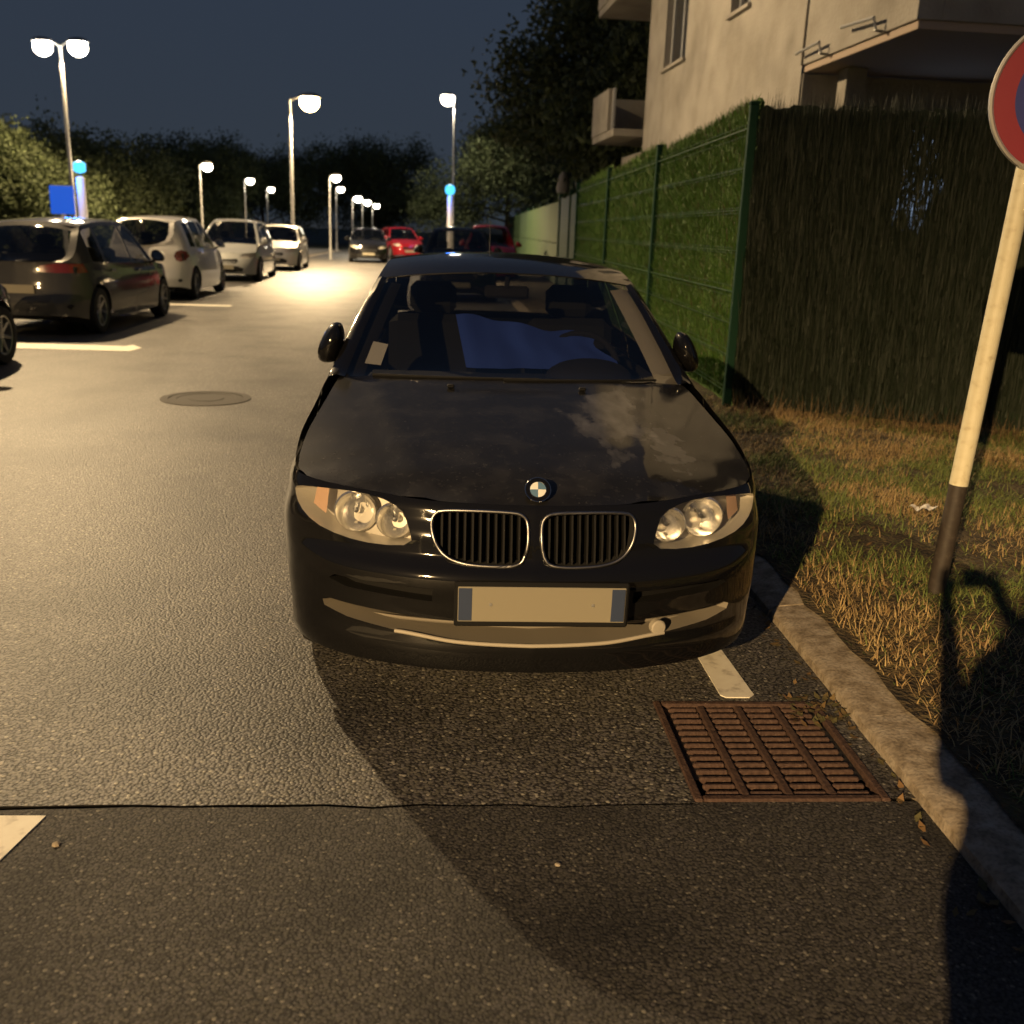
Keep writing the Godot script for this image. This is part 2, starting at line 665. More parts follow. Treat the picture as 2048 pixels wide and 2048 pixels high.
	for y in 512:
		for x in 512:
			# u runs across the car (-0.85 .. 0.85 m), v from nose to cowl (0 .. 1.5 m)
			var p := Vector2(x / 511.0 * 1.7 - 0.85, y / 511.0 * 1.5)
			var dust := 0.012 + 0.009 * smoothstep(-0.1, 0.5, n1.get_noise_2d(x, y)) + 0.01 * smoothstep(0.25, 0.6, n2.get_noise_2d(x * 1.7, y * 1.7))
			var e := Vector2((p.x - 0.345) / 0.165, (p.y - 0.83) / 0.36).length() + n1.get_noise_2d(x * 1.5 + 700, y * 0.6) * 0.95 + n2.get_noise_2d(x, y * 0.5) * 0.25
			var smear := smoothstep(1.05, 0.5, e) * (0.75 + 0.7 * n1.get_noise_2d(x * 2.2, y * 0.9 + 300))
			var e2 := Vector2((p.x - 0.52) / 0.07, (p.y - 0.55) / 0.2).length() + n1.get_noise_2d(x * 2.5, y * 2.5 + 900) * 0.9
			smear += 0.45 * smoothstep(1.0, 0.7, e2)
			var c := dust + 0.095 * maxf(smear, 0.0)
			if n2.get_noise_2d(x * 4.0 + 50, y * 4.0) > 0.62:
				c += 0.06
			im.set_pixel(x, y, lin(c, c * 0.99, c * 1.03))
	var bn := mat("paint_bonnet", grey(1), 0.5, 0.0, 0.1)
	bn.albedo_texture = ImageTexture.create_from_image(im)
	bn.clearcoat_enabled = true
	bn.clearcoat = 0.8
	bn.clearcoat_roughness = 0.1


# ------------------------------------------------------------------ cars
func wheel(car: Node3D, at: Vector3, r: float, outward: float, spokes := 7) -> void:
	var w := Node3D.new()
	w.name = "wheel"
	car.add_child(w, true)
	w.position = at
	var ax := Vector3(outward, 0, 0)
	var b := MB.new()
	b.lathe(Vector3.ZERO, ax, [Vector2(r * 0.66, -0.09), Vector2(r * 0.93, -0.1), Vector2(r, -0.07), Vector2(r, 0.06), Vector2(r * 0.95, 0.095), Vector2(r * 0.7, 0.1), Vector2(r * 0.66, 0.085)], 32)
	part("tyre", b.mesh(40), M.tyre, w)
	b = MB.new()
	b.lathe(Vector3.ZERO, ax, [Vector2(r * 0.68, 0.09), Vector2(r * 0.62, 0.085), Vector2(r * 0.6, -0.06), Vector2(0.02, -0.07)], 28)
	b.lathe(Vector3.ZERO, ax, [Vector2(0.0, 0.07), Vector2(0.05, 0.065), Vector2(0.06, 0.02)], 16)
	for i in spokes:
		var a := TAU * i / spokes
		var d := Vector3(0, cos(a), sin(a))
		b.tube(PackedVector3Array([ax * 0.045 + d * 0.03, ax * 0.065 + d * r * 0.64]), 0.026, 0.02, 6)
	part("rim", b.mesh(35), M.rim, w)


# cfg: see below; returns the car with its nose at the local origin, tail towards -Z
func build_car(called: String, cfg: Dictionary, label: String, at: Vector3, turn: float, group: String) -> Node3D:
	var car := thing(called, label, "car", at, turn, group)
	var sh := Shape.new(cfg)
	var cell: float = cfg.get("cell", 0.05)
	var paint: Material = cfg.paint
	var R: float = cfg.wheel_r + cfg.get("arch", 0.055)
	var put := func(p: Vector2) -> Vector3: return sh.pos(p.x, p.y)
	var front_t := sh.t_of_k(cfg.k_nose, 0.7)
	# height of the wall's top edge along the outline
	var top_y := func(t: float) -> float:
		if t < front_t:
			return table(cfg.nose_top, sh.pos(t, 0.7).x)
		return table(cfg.shoulder, -sh.pos(t, 0.8).z)
	var bot_y := func(t: float) -> float:
		return table(cfg.sill, -sh.pos(t, 0.4).z)
	var arches := []
	for kw in [cfg.k_front, cfg.k_rear]:
		var pts := []
		for i in 28:
			var a := TAU * i / 28
			pts.append([kw + cos(a) * R, cfg.wheel_r + sin(a) * R])
		arches.append(sh.ky_poly(pts))
	# panels of the wall: each a stretch of the outline between two shut lines
	var cuts: Array = [["front_bumper", 0.0, cfg.get("k_fender", cfg.k_nose + 0.06)], ["fender", cfg.get("k_fender", cfg.k_nose + 0.06), cfg.k_door]]
	if cfg.has("k_door2"):
		cuts += [["front_door", cfg.k_door, cfg.k_door2], ["rear_door", cfg.k_door2, cfg.k_door3]]
	else:
		cuts += [["front_door", cfg.k_door, cfg.k_door3]]
	cuts += [["rear_quarter", cfg.k_door3, cfg.k_tail], ["rear_bumper", cfg.k_tail, -1.0]]
	for c in cuts:
		var t0: float = 0.0 if c[1] == 0.0 else sh.t_of_k(c[1], 0.5) + 0.0025
		var t1: float = sh.size if c[2] < 0.0 else sh.t_of_k(c[2], 0.5) - 0.0025
		var reg := PackedVector2Array()
		var n := maxi(2, int((t1 - t0) / 0.04))
		for i in n + 1:
			var t := lerpf(t0, t1, float(i) / n)
			reg.append(Vector2(t, bot_y.call(t)))
		for i in n + 1:
			var t := lerpf(t1, t0, float(i) / n)
			reg.append(Vector2(t, top_y.call(t)))
		var holes := arches.duplicate()
		if c[0] == "front_bumper":
			for h in cfg.get("nose_holes", []):
				holes.append(sh.xy_poly(h))
		if c[0] == "rear_bumper" or c[0] == "rear_quarter":
			for h in cfg.get("tail_holes", []):
				holes.append(sh.xy_poly(h, true))
		var cl: float = cell * cfg.get("nose_fine", 1.0) if c[0] == "front_bumper" else cell
		if c[0].ends_with("bumper"):
			var b := MB.new()
			chart(b, reg, holes, cl, put, 2)
			part(c[0], b.mesh(50), paint, car)
		else:
			for side in [0, 1]:
				var b := MB.new()
				chart(b, reg, holes, cl, put, side)
				var pt := part(c[0], b.mesh(50), paint, car)
				if c[0].ends_with("door"):
					var kk: float = c[2] - 0.2
					var hy: float = table(cfg.shoulder, kk) - 0.1
					var p := sh.pos(sh.t_of_k(kk, hy), hy, -0.02)
					var hb := MB.new()
					hb.box(Vector3(p.x, p.y, p.z), Vector3(0.03, 0.028, 0.19), 0.01)
					var hm := part("handle", hb.mesh(20), paint, pt)
					if side == 1:
						hm.position.x = -2.0 * p.x
	# dark inner body that shows in the shut lines and arches
	var ib := MB.new()
	var ir := []
	for j in 2:
		var row := PackedVector3Array()
		for i in 81:
			var t := sh.size * i / 80.0
			var p := sh.pos(t, lerpf(bot_y.call(t) + 0.02, top_y.call(t) - 0.03, j), 0.3 if false else 0.012)
			var kk := -p.z
			for kw in [cfg.k_front, cfg.k_rear]:
				if absf(kk - kw) < R + 0.02:
					p.x = minf(p.x, 0.5)
			row.append(p)
		ir.append(row)
	var m2 := []
	for row in ir:
		var o := PackedVector3Array()
		for p in row:
			o.append(p * Vector3(-1, 1, 1))
		m2.append(o)
	if not cfg.has("nose_holes"):
		ib.grid(ir); ib.grid(m2)
	var fl := PackedVector3Array()
	ib.box(Vector3(0, 0.24, -cfg.L * 0.5), Vector3(1.0, 0.08, cfg.L * 0.86), 0.02)
	ib.box(Vector3(0, 0.5, -cfg.k_front - 0.55), Vector3(1.3, 0.5, 0.03))
	part("underbody", ib.mesh(30), M.gap, car)
	# rails of the greenhouse: outer edge of pillars and roof
	var rail_y := func(k: float) -> float: return table(cfg.rail, k)
	var belt := func(k: float) -> Vector3: return sh.pos(sh.t_of_k(k, table(cfg.shoulder, k)), table(cfg.shoulder, k))
	var bx := {}
	var side_x := func(k: float, y: float) -> float:
		var key := int(round(k * 50.0))
		if not bx.has(key):
			bx[key] = belt.call(key / 50.0)
		var p: Vector3 = bx[key]
		var up := maxf(0.0, y - p.y)
		return p.x - cfg.tumble * up - 0.12 * up * up
	var rail := func(k: float) -> Vector3:
		var y: float = rail_y.call(k)
		return Vector3(side_x.call(k, y), y, -k)
	var kc: float = cfg.k_cowl
	var kt: float = cfg.k_ws_top
	var kr: float = cfg.k_roof_end
	var kb: float = cfg.k_glass_end
	var row := func(e: Vector3, cy: float, ck: float, n := 24) -> PackedVector3Array:
		var r := PackedVector3Array()
		for i in n + 1:
			var u := -1.0 + 2.0 * i / n
			var w := absf(u) ** 2.2
			r.append(Vector3(e.x * u, lerpf(cy, e.y, w), -lerpf(ck, -e.z, w)))
		return r
	# bonnet
	var bb := MB.new()
	var rows := []
	var nb := 30
	for j in nb + 1:
		var v := float(j) / nb
		var r := PackedVector3Array()
		for i in 41:
			var u := -1.0 + 2.0 * i / 40.0
			var t := absf(u) * front_t
			var f := sh.pos(t, top_y.call(t), 0.002)
			var ck = kc - 0.02 + 0.13 * absf(u) ** 2.0 * cfg.get("cowl_bow", 1.0) - 0.1
			var cx: float = side_x.call(kc, 0.0) - 0.06
			var k := lerpf(-f.z, ck, v)
			var xe: float = side_x.call(k, 0.0) - 0.01
			var x := lerpf(f.x, cx * absf(u), v)
			if k > cfg.k_nose:
				x = lerpf(x, xe * absf(u), absf(u) ** 3.0 * (1.0 - v * 0.9))
			var q := clampf(x / xe, 0.0, 1.0)
			var yh := lerpf(table(cfg.bonnet, k), table(cfg.shoulder, k) + 0.004, q ** 2.6)
			if cfg.has("crease"):
				yh += cfg.crease * exp(-pow((x - lerpf(0.36, 0.6, v)) / 0.035, 2.0)) * (1.0 - v * 0.3)
			var qf := clampf(f.x / maxf(0.1, side_x.call(-f.z, 0.0) - 0.01), 0.0, 1.0)
			var y0 := lerpf(table(cfg.bonnet, -f.z), table(cfg.shoulder, -f.z) + 0.004, qf ** 2.6)
			var y := yh + (f.y - y0) * (1.0 - v) ** 5.0
			r.append(Vector3(x * signf(u), y, -k))
		rows.append(r)
	bb.grid(rows)
	var bonnet := part("bonnet", bb.mesh(50, func(p: Vector3): return Vector2((p.x + 0.85) / 1.7, -p.z / 1.5)), cfg.get("bonnet_paint", paint), car)
	var cowl: PackedVector3Array = rows[nb]
	# windscreen, and the painted strips beside it
	var wr := []
	var pl := [[], []]
	var pin := [[], []]
	for j in 17:
		var v := j / 16.0
		var e: Vector3 = rail.call(lerpf(kc, kt, v))
		var g := e + Vector3(-cfg.pillar * (1.0 - 0.35 * v), 0.004, 0.012)
		wr.append(row.call(g, lerpf(table(cfg.shoulder, kc) + cfg.get("ws_low", 0.02), e.y + cfg.crown * 0.9, v) + 0.02 * sin(v * PI), lerpf(kc - 0.14, kt - 0.08, v)))
		for s in 2:
			var f := Vector3(-1.0 if s == 1 else 1.0, 1, 1)
			var mid := e.lerp(g, 0.5) + Vector3(0, 0.012, 0.012)
			pl[s].append(PackedVector3Array([e * f, mid * f, g * f]))
			pin[s].append(PackedVector3Array([(e + Vector3(-0.035, -0.02, -0.03)) * f, (g + Vector3(-0.02, -0.02, -0.03)) * f, (g + Vector3(-0.065, -0.03, -0.07)) * f]))
	var wb := MB.new()
	wb.grid(wr)
	var screen := part("windscreen", wb.mesh(60), M.car_glass, car)
	for s in 2:
		var b := MB.new()
		b.grid(pl[s])
		part("windscreen_pillar", b.mesh(60), paint, car)
		if cfg.has("inner_trim"):
			b = MB.new()
			b.grid(pin[s])
			part("pillar_trim", b.mesh(60), M.pillar_trim if s == 0 else M.interior, car)
	# scuttle between bonnet and glass
	var cb := MB.new()
	var w0: PackedVector3Array = wr[0]
	var crow := PackedVector3Array()
	var wrow := PackedVector3Array()
	for i in 25:
		crow.append(cowl[int(round(i / 24.0 * 40.0))] + Vector3(0, -0.012, 0.01))
		wrow.append(w0[i] + Vector3(0, -0.004, 0))
	cb.grid([crow, wrow])
	part("scuttle", cb.mesh(60), M.trim, car)
	# roof
	var rr := []
	for j in 21:
		var v := j / 20.0
		var e: Vector3 = rail.call(lerpf(kt, kr, v))
		rr.append(row.call(e + Vector3(-cfg.pillar * 0.0, 0, 0), e.y + cfg.crown * (1.0 - 0.1 * v), lerpf(kt - 0.08, kr + 0.05, v)))
	var rb := MB.new()
	rb.grid(rr)
	var first: PackedVector3Array = rr[0]
	var last_ws: PackedVector3Array = wr[16]
	rb.grid([first, last_ws])
	var roof := part("roof", rb.mesh(60), paint, car)
	# rear glass and the deck under it
	var gr := []
	var gp := [[], []]
	for j in 11:
		var v := j / 10.0
		var e: Vector3 = rail.call(lerpf(kr, kb, v))
		var g := e + Vector3(-0.09, 0.0, -0.01)
		gr.append(row.call(g, e.y + cfg.crown * (1.0 - v) + 0.01 + 0.02 * sin(v * PI), lerpf(kr + 0.05, kb + 0.07, v)))
		for s in 2:
			var f := Vector3(-1.0 if s == 1 else 1.0, 1, 1)
			gp[s].append(PackedVector3Array([e * f, g * f]))
	var rg := MB.new()
	rg.grid(gr.slice(1))
	part("rear_window", rg.mesh(60), M.dark_glass if cfg.get("dark_rear", false) else M.car_glass, car)
	var gate := MB.new()
	gate.grid([gr[0], gr[1]])
	gate.grid([rr[20], gr[0]])
	for s in 2:
		gate.grid(gp[s])
	var base_row: PackedVector3Array = gr[10]
	var wall_row := PackedVector3Array()
	var tb := sh.t_of_k(kb, 0.9)
	for i in 25:
		var u := -1.0 + 2.0 * i / 24.0
		var t := lerpf(sh.size, tb, absf(u))
		var p := sh.pos(t, top_y.call(t))
		wall_row.append(Vector3(p.x * signf(u), p.y, p.z))
	gate.grid([base_row, wall_row])
	part("tailgate", gate.mesh(45), paint, car)
	# side windows: painted frame with glass let in
	var sput := func(p: Vector2) -> Vector3: return Vector3(side_x.call(p.x, p.y), p.y, -p.x)
	var reg := PackedVector2Array()
	for i in 41:
		var k := lerpf(kc, kb, i / 40.0)
		reg.append(Vector2(k, table(cfg.shoulder, k) - 0.001))
	for i in 41:
		var k := lerpf(kb, kc, i / 40.0)
		reg.append(Vector2(k, maxf(rail_y.call(k), table(cfg.shoulder, k) + 0.002)))
	var panes := []
	for w in cfg.windows:
		var poly := PackedVector2Array()
		for i in 17:
			var k := lerpf(w[0], w[1], i / 16.0)
			poly.append(Vector2(k, table(cfg.shoulder, k) + 0.012))
		for i in 17:
			var k := lerpf(w[1], w[0], i / 16.0)
			poly.append(Vector2(k, maxf(rail_y.call(k) - 0.055, table(cfg.shoulder, k) + 0.03)))
		panes.append(poly)
	for side in [0, 1]:
		var b := MB.new()
		chart(b, reg, panes, 0.06, sput, side)
		part("window_frame", b.mesh(45), paint if not cfg.get("dark_frame", false) else M.trim, car)
		for poly in panes:
			b = MB.new()
			chart(b, poly, [], 0.08, func(p: Vector2): return sput.call(p) + Vector3(-0.006, 0, 0), side)
			part("side_window", b.mesh(45), M.dark_glass if cfg.get("dark_side", false) else M.car_glass, car)
	# cabin
	var cab := MB.new()
	cab.box(Vector3(0, table(cfg.shoulder, kc) - 0.09, -kc - 0.2), Vector3(1.36, 0.16, 0.5), 0.05)
	var dash := part("dashboard", cab.mesh(30), M.interior, car)
	cab = MB.new()
	cab.box(Vector3(0, 0.4, -(kc + kb) * 0.5 - 0.1), Vector3(1.4, 0.06, kb - kc - 0.2), 0.02)
	for s in [-1.0, 1.0]:
		cab.box(Vector3(0.7 * s, 0.66, -(kc + kb) * 0.5), Vector3(0.04, 0.5, kb - kc - 0.3), 0.01)
	part("cabin_floor", cab.mesh(30), M.interior, car)
	for s in [-1.0, 1.0]:
		var st := Node3D.new()
		st.name = "seat"
		car.add_child(st, true)
		st.position = Vector3(0.37 * s, 0.0, -kt - 0.12)
		var b := MB.new()
		b.box(Vector3(0, 0.55, 0.06), Vector3(0.5, 0.18, 0.5), 0.05)
		b.box(Vector3(0, 0.84, -0.3), Vector3(0.47, 0.56, 0.14), 0.05, Basis(Vector3.RIGHT, -0.25))
		part("cushion", b.mesh(20), M.seat_cloth, st)
		b = MB.new()
		b.box(Vector3(0, 1.2, -0.42), Vector3(0.25, 0.17, 0.1), 0.035, Basis(Vector3.RIGHT, -0.2))
		part("headrest", b.mesh(20), M.seat_cloth, st)
	var rs := MB.new()
	rs.box(Vector3(0, 0.75, -kr + 0.42), Vector3(1.25, 0.6, 0.14), 0.05, Basis(Vector3.RIGHT, -0.3))
	part("rear_seat", rs.mesh(20), cfg.get("rear_cloth", M.seat_cloth), car)
	# door mirrors
	for s in [-1.0, 1.0]:
		var mk: float = kc + 0.28
		var p := belt.call(mk) as Vector3
		var mr := Node3D.new()
		mr.name = "door_mirror"
		car.add_child(mr, true)
		mr.position = Vector3((p.x + cfg.get("mirror_out", 0.1)) * s, p.y + 0.115, p.z)
		var b := MB.new()
		var prof := []
		var hw: float = cfg.get("mirror_w", 0.1)
		for j in 13:
			var a := PI * j / 12.0
			var r := PackedVector3Array()
			for i in 17:
				var c := PI * 0.5 * (i / 8.0 - 1.0)
				var yy := cos(a) * 0.09
				var wd := hw * sin(a) ** 0.7 * (1.0 - 0.25 * cos(a))
				r.append(Vector3(sin(c) * wd * s + s * yy * -0.25, yy, cos(c) * 0.1 * sin(a) ** 0.6))
			prof.append(r)
		b.grid(prof)
		b.tube(PackedVector3Array([Vector3(-s * 0.03, -0.06, 0.0), Vector3(-s * (cfg.get("mirror_out", 0.1) + 0.02), -0.11, 0.0)]), 0.03, 0.028, 8)
		part("mirror_cap", b.mesh(50), paint, mr)
		b = MB.new()
		var oval := PackedVector2Array()
		for i in 20:
			oval.append(Vector2(cos(TAU * i / 20.0) * hw * 0.78, sin(TAU * i / 20.0) * 0.066))
		b.prism(oval, func(q: Vector2, dd: float): return Vector3(q.x - s * q.y * 0.25, q.y, dd), -0.004, 0.004)
		part("mirror_glass", b.mesh(0), M.mirror_glass, mr)
	# wheels, and dark liners round them
	for kw in [cfg.k_front, cfg.k_rear]:
		for s in [-1.0, 1.0]:
			var hx: float = sh.pos(sh.t_of_k(kw, 0.5), 0.5).x - 0.105 - cfg.get("tuck", 0.0)
			wheel(car, Vector3(hx * s, cfg.wheel_r, -kw), cfg.wheel_r, s)
			var b := MB.new()
			var lr := []
			for x in [hx - 0.28, -1.0]:
				var r := PackedVector3Array()
				for i in 21:
					var a := -0.45 + (PI + 0.9) * i / 20.0
					if x < 0.0 or x > hx:
						var yy: float = cfg.wheel_r + sin(a) * R
						x = sh.pos(sh.t_of_k(kw - cos(a) * R, yy), yy).x - 0.004
						x = maxf(x, hx + 0.001)
					r.append(Vector3(x * s, cfg.wheel_r + sin(a) * (R + 0.004), -kw + cos(a) * (R + 0.004)))
				lr.append(r)
			b.grid(lr)
			part("arch_liner", b.mesh(60), M.gap, car)
	# lamps
	for h in cfg.get("head_lamps", []):
		for side in [0, 1]:
			lamp_unit(car, sh, h, side, false, "headlight", M.lamp_silver, 0.03)
	for h in cfg.get("tail_lamps", []):
		for side in [0, 1]:
			lamp_unit(car, sh, h, side, true, "tail_lamp", M.tail_red, 0.012)
	if cfg.has("grille"):
		var b := MB.new()
		chart(b, sh.xy_poly(cfg.grille), [], 0.06, func(p: Vector2): return sh.pos(p.x, p.y, -0.004), 2)
		part("grille", b.mesh(40), M.trim, car)
	if cfg.has("plate_y"):
		for e in [0, 1]:
			var y: float = cfg.plate_y[e]
			var p := sh.pos(sh.size if e == 1 else 0.0, y)
			var b := MB.new()
			b.box(Vector3(0, y, p.z + (-0.012 if e == 1 else 0.012)), Vector3(0.52, 0.11, 0.012), 0.003)
			part("number_plate", b.mesh(0), M.plate_white, car)
	car.set_meta("shape", [sh, screen, bonnet, dash, roof, wr])
	return car


func lamp_unit(car: Node3D, sh: Shape, outline: Array, side: int, rear: bool, called: String, m: Material, deep: float) -> void:
	var poly := sh.xy_poly(outline, rear)
	var o := Node3D.new()
	o.name = called
	car.add_child(o, true)
	var b := MB.new()
	chart(b, poly, [], 0.05, func(p: Vector2): return sh.pos(p.x, p.y, deep), side)
	skirt(b, poly, func(p: Vector2): return sh.pos(p.x, p.y, 0.0), func(p: Vector2): return sh.pos(p.x, p.y, deep), side)
	part("housing", b.mesh(40), m, o)
	b = MB.new()
	chart(b, poly, [], 0.05, func(p: Vector2): return sh.pos(p.x, p.y, -0.003), side)
	part("lens", b.mesh(50), M.lens, o)


func rounded(pts: Array, times := 2) -> Array:
	for k in times:
		var out := []
		for i in pts.size():
			var a: Array = pts[i]
			var b: Array = pts[(i + 1) % pts.size()]
			out.append([lerpf(a[0], b[0], 0.25), lerpf(a[1], b[1], 0.25)])
			out.append([lerpf(a[0], b[0], 0.75), lerpf(a[1], b[1], 0.75)])
		pts = out
	return pts


# the car in front: its nose is worked out in detail
func black_hatchback() -> void:
	var head := [[0.385, 0.59], [0.4, 0.65], [0.425, 0.7], [0.5, 0.726], [0.6, 0.732], [0.7, 0.728], [0.785, 0.712], [0.795, 0.69], [0.775, 0.65], [0.72, 0.615], [0.62, 0.588], [0.5, 0.578]]
	head = rounded(head, 1)
	var kid := [[0.035, 0.56], [0.022, 0.6], [0.02, 0.67], [0.034, 0.698], [0.07, 0.708], [0.29, 0.708], [0.32, 0.69], [0.328, 0.655], [0.312, 0.6], [0.28, 0.562], [0.22, 0.543], [0.1, 0.54], [0.055, 0.545]]
	kid = rounded(kid)
	var intake := [[0.0, 0.285], [0.24, 0.29], [0.42, 0.305], [0.6, 0.325], [0.68, 0.345], [0.685, 0.365], [0.66, 0.378], [0.5, 0.372], [0.3, 0.362], [0.0, 0.36]]
	var slot := [[0.32, 0.425], [0.6, 0.435], [0.66, 0.452], [0.64, 0.468], [0.5, 0.47], [0.32, 0.466]]
	var cfg := {
		L = 4.23, paint = M.paint_black, bonnet_paint = M.paint_bonnet, cell = 0.034, nose_fine = 0.55, wheel_r = 0.312, arch = 0.035, tuck = 0.055, k_fender = 0.6,
		outline = [[0.0, 0.0], [0.012, 0.2], [0.035, 0.34], [0.075, 0.47], [0.138, 0.605], [0.225, 0.715], [0.35, 0.805], [0.5, 0.853], [0.72, 0.872], [1.1, 0.874], [2.0, 0.872], [3.0, 0.874], [3.5, 0.866], [3.85, 0.82], [4.05, 0.72], [4.16, 0.55], [4.22, 0.28], [4.23, 0.0]],
		side_in = [[0.15, 0.03], [0.22, 0.012], [0.4, 0.002], [0.58, 0.0], [0.7, 0.022], [0.8, 0.05], [0.9, 0.07], [1.0, 0.095]],
		front_in = [[0.15, 0.045], [0.2, 0.02], [0.26, 0.012], [0.3, 0.02], [0.4, 0.008], [0.48, 0.0], [0.525, 0.006], [0.545, 0.045], [0.6, 0.055], [0.7, 0.085], [0.76, 0.12]],
		rear_in = [[0.15, 0.06], [0.3, 0.01], [0.5, 0.0], [0.62, 0.03], [0.9, 0.06], [1.1, 0.14]],
		nose_top = [[0.0, 0.727], [0.3, 0.728], [0.4, 0.731], [0.6, 0.742], [0.74, 0.748], [0.82, 0.75]],
		shoulder = [[0.38, 0.75], [0.5, 0.772], [0.8, 0.832], [1.1, 0.886], [1.36, 0.925], [1.8, 0.94], [2.6, 0.96], [3.4, 0.985], [4.3, 1.0]],
		sill = [[0.0, 0.185], [0.3, 0.18], [0.5, 0.165], [1.0, 0.19], [3.2, 0.19], [3.8, 0.2], [4.3, 0.24]],
		bonnet = [[0.0, 0.72], [0.1, 0.738], [0.16, 0.768], [0.28, 0.806], [0.5, 0.845], [0.8, 0.89], [1.1, 0.935], [1.36, 0.968]],
		crease = 0.008, k_nose = 0.38, k_front = 0.74, k_rear = 3.4, k_door = 1.22, k_door2 = 2.3, k_door3 = 3.1, k_tail = 3.75,
		rail = [[1.36, 0.935], [1.6, 1.06], [1.85, 1.2], [2.07, 1.315], [2.3, 1.37], [2.7, 1.395], [3.2, 1.385], [3.6, 1.33], [3.8, 1.24], [4.02, 1.01]],
		k_cowl = 1.36, k_ws_top = 2.07, k_roof_end = 3.62, k_glass_end = 4.0, tumble = 0.38, pillar = 0.075, crown = 0.05,
		windows = [[1.62, 2.34], [2.44, 3.12], [3.17, 3.5]], inner_trim = true, mirror_out = 0.01, mirror_w = 0.055,
		nose_holes = [head, kid, intake, slot],
		tail_lamps = [[[0.5, 0.72], [0.52, 0.88], [0.74, 0.88], [0.78, 0.72]]], tail_holes = [[[0.5, 0.72], [0.52, 0.88], [0.74, 0.88], [0.78, 0.72]]],
	}
	var car := build_car("black_hatchback", cfg, "black hatchback parked nose-on beside the kerb, with twin grilles and a round badge", Vector3.ZERO, 0.0, "parked cars")
	var info: Array = car.get_meta("shape")
	var sh: Shape = info[0]
	var wr: Array = info[5]
	car.remove_meta("shape")
	# headlights: recessed housing, two round reflectors, indicator, clear cover
	var hp := sh.xy_poly(head)
	for side in [0, 1]:
		var f := Vector3(1 if side == 0 else -1, 1, 1)
		var o := Node3D.new()
		o.name = "headlight"
		car.add_child(o, true)
		var deep := func(p: Vector2) -> Vector3: return sh.pos(p.x, p.y, 0.085)
		var b := MB.new()
		chart(b, hp, [], 0.03, deep, side)
		skirt(b, hp, func(p: Vector2): return sh.pos(p.x, p.y, 0.0), deep, side)
		part("housing", b.mesh(40), M.lamp_silver, o)
		b = MB.new()
		chart(b, hp, [], 0.025, func(p: Vector2): return sh.pos(p.x, p.y, -0.003), side)
		part("lens", b.mesh(60), M.lens, o)
		for c in [[0.6, 0.662, 0.066], [0.462, 0.65, 0.056]]:
			var at := sh.pos(sh.t_of_x(c[0], c[1]), c[1], 0.045) * f
			var ax := Vector3(0.06 * f.x, -0.02, 1.0).normalized()
			var rb := MB.new()
			rb.lathe(at, ax, [Vector2(c[2] + 0.006, 0.012), Vector2(c[2], 0.02), Vector2(c[2] * 0.97, 0.01), Vector2(c[2] * 0.85, -0.012), Vector2(c[2] * 0.6, -0.032), Vector2(c[2] * 0.3, -0.043), Vector2(0.0, -0.046)], 28)
			var rf := part("reflector", rb.mesh(30), M.reflector, o)
			rb = MB.new()
			rb.lathe(at, ax, [Vector2(0.012, -0.045), Vector2(0.012, -0.005), Vector2(0.008, 0.004), Vector2(0.0, 0.006)], 14)
			part("bulb", rb.mesh(40), M.chrome, rf)
			rb = MB.new()
			for q in 3:
				var a := TAU * q / 3.0 + 0.5
				rb.box(at + ax * 0.004 + Vector3(cos(a), sin(a), 0) * c[2] * 0.62, Vector3(0.004, 0.01, 0.024), 0.0, Basis(Vector3.BACK, a))
			part("vane", rb.mesh(0), M.reflector, rf)
		var ip := sh.xy_poly([[0.7, 0.64], [0.69, 0.72], [0.735, 0.722], [0.75, 0.66]])
		b = MB.new()
		chart(b, ip, [], 0.03, func(p: Vector2): return sh.pos(p.x, p.y, 0.03), side)
		part("indicator", b.mesh(40), M.amber, o)
	# twin grilles
	var kp := sh.xy_poly(kid)
	for side in [0, 1]:
		var f := Vector3(1 if side == 0 else -1, 1, 1)
		var o := Node3D.new()
		o.name = "grille"
		car.add_child(o, true)
		var back := func(p: Vector2) -> Vector3: return sh.pos(p.x, p.y, 0.11)
		var b := MB.new()
		chart(b, kp, [], 0.06, back, side)
		skirt(b, kp, func(p: Vector2): return sh.pos(p.x, p.y, 0.0), back, side)
		part("duct", b.mesh(40), M.gap, o)
		var path := PackedVector3Array()
		for i in kp.size() + 1:
			path.append(sh.pos(kp[i % kp.size()].x, kp[i % kp.size()].y, -0.004) * f)
		b = MB.new()
		b.tube(path, 0.006, 0.006, 8, false)
		part("frame", b.mesh(60), M.satin_chrome, o)
		for i in 11:
			var x := 0.048 + 0.0245 * i
			var ys := []
			for q in kp.size():
				var a: Vector2 = Vector2(kid[0][0], 0)
				var p0 := sh.pos(kp[q].x, kp[q].y)
				var p1 := sh.pos(kp[(q + 1) % kp.size()].x, kp[(q + 1) % kp.size()].y)
				if (p0.x - x) * (p1.x - x) < 0.0:
					ys.append(lerpf(p0.y, p1.y, (x - p0.x) / (p1.x - p0.x)))
			if ys.size() < 2:
				continue
			ys.sort()
			b = MB.new()
			var r0 := PackedVector3Array()
			var rows := []
			for q in 5:
				var y := lerpf(ys[0] + 0.004, ys[-1] - 0.004, q / 4.0)
				var c := sh.pos(sh.t_of_x(x, y), y, 0.014)
				rows.append(PackedVector3Array([Vector3((x - 0.006) * f.x, y, c.z - 0.035), Vector3((x - 0.003) * f.x, y, c.z), Vector3((x + 0.003) * f.x, y, c.z), Vector3((x + 0.006) * f.x, y, c.z - 0.035)]))
			b.grid(rows)
			part("slat", b.mesh(30), M.trim, o)
	# lower intake with its dusty ledge and pale lip, and the slots beside the plate
	var low := Node3D.new()
	low.name = "lower_intake"
	car.add_child(low, true)
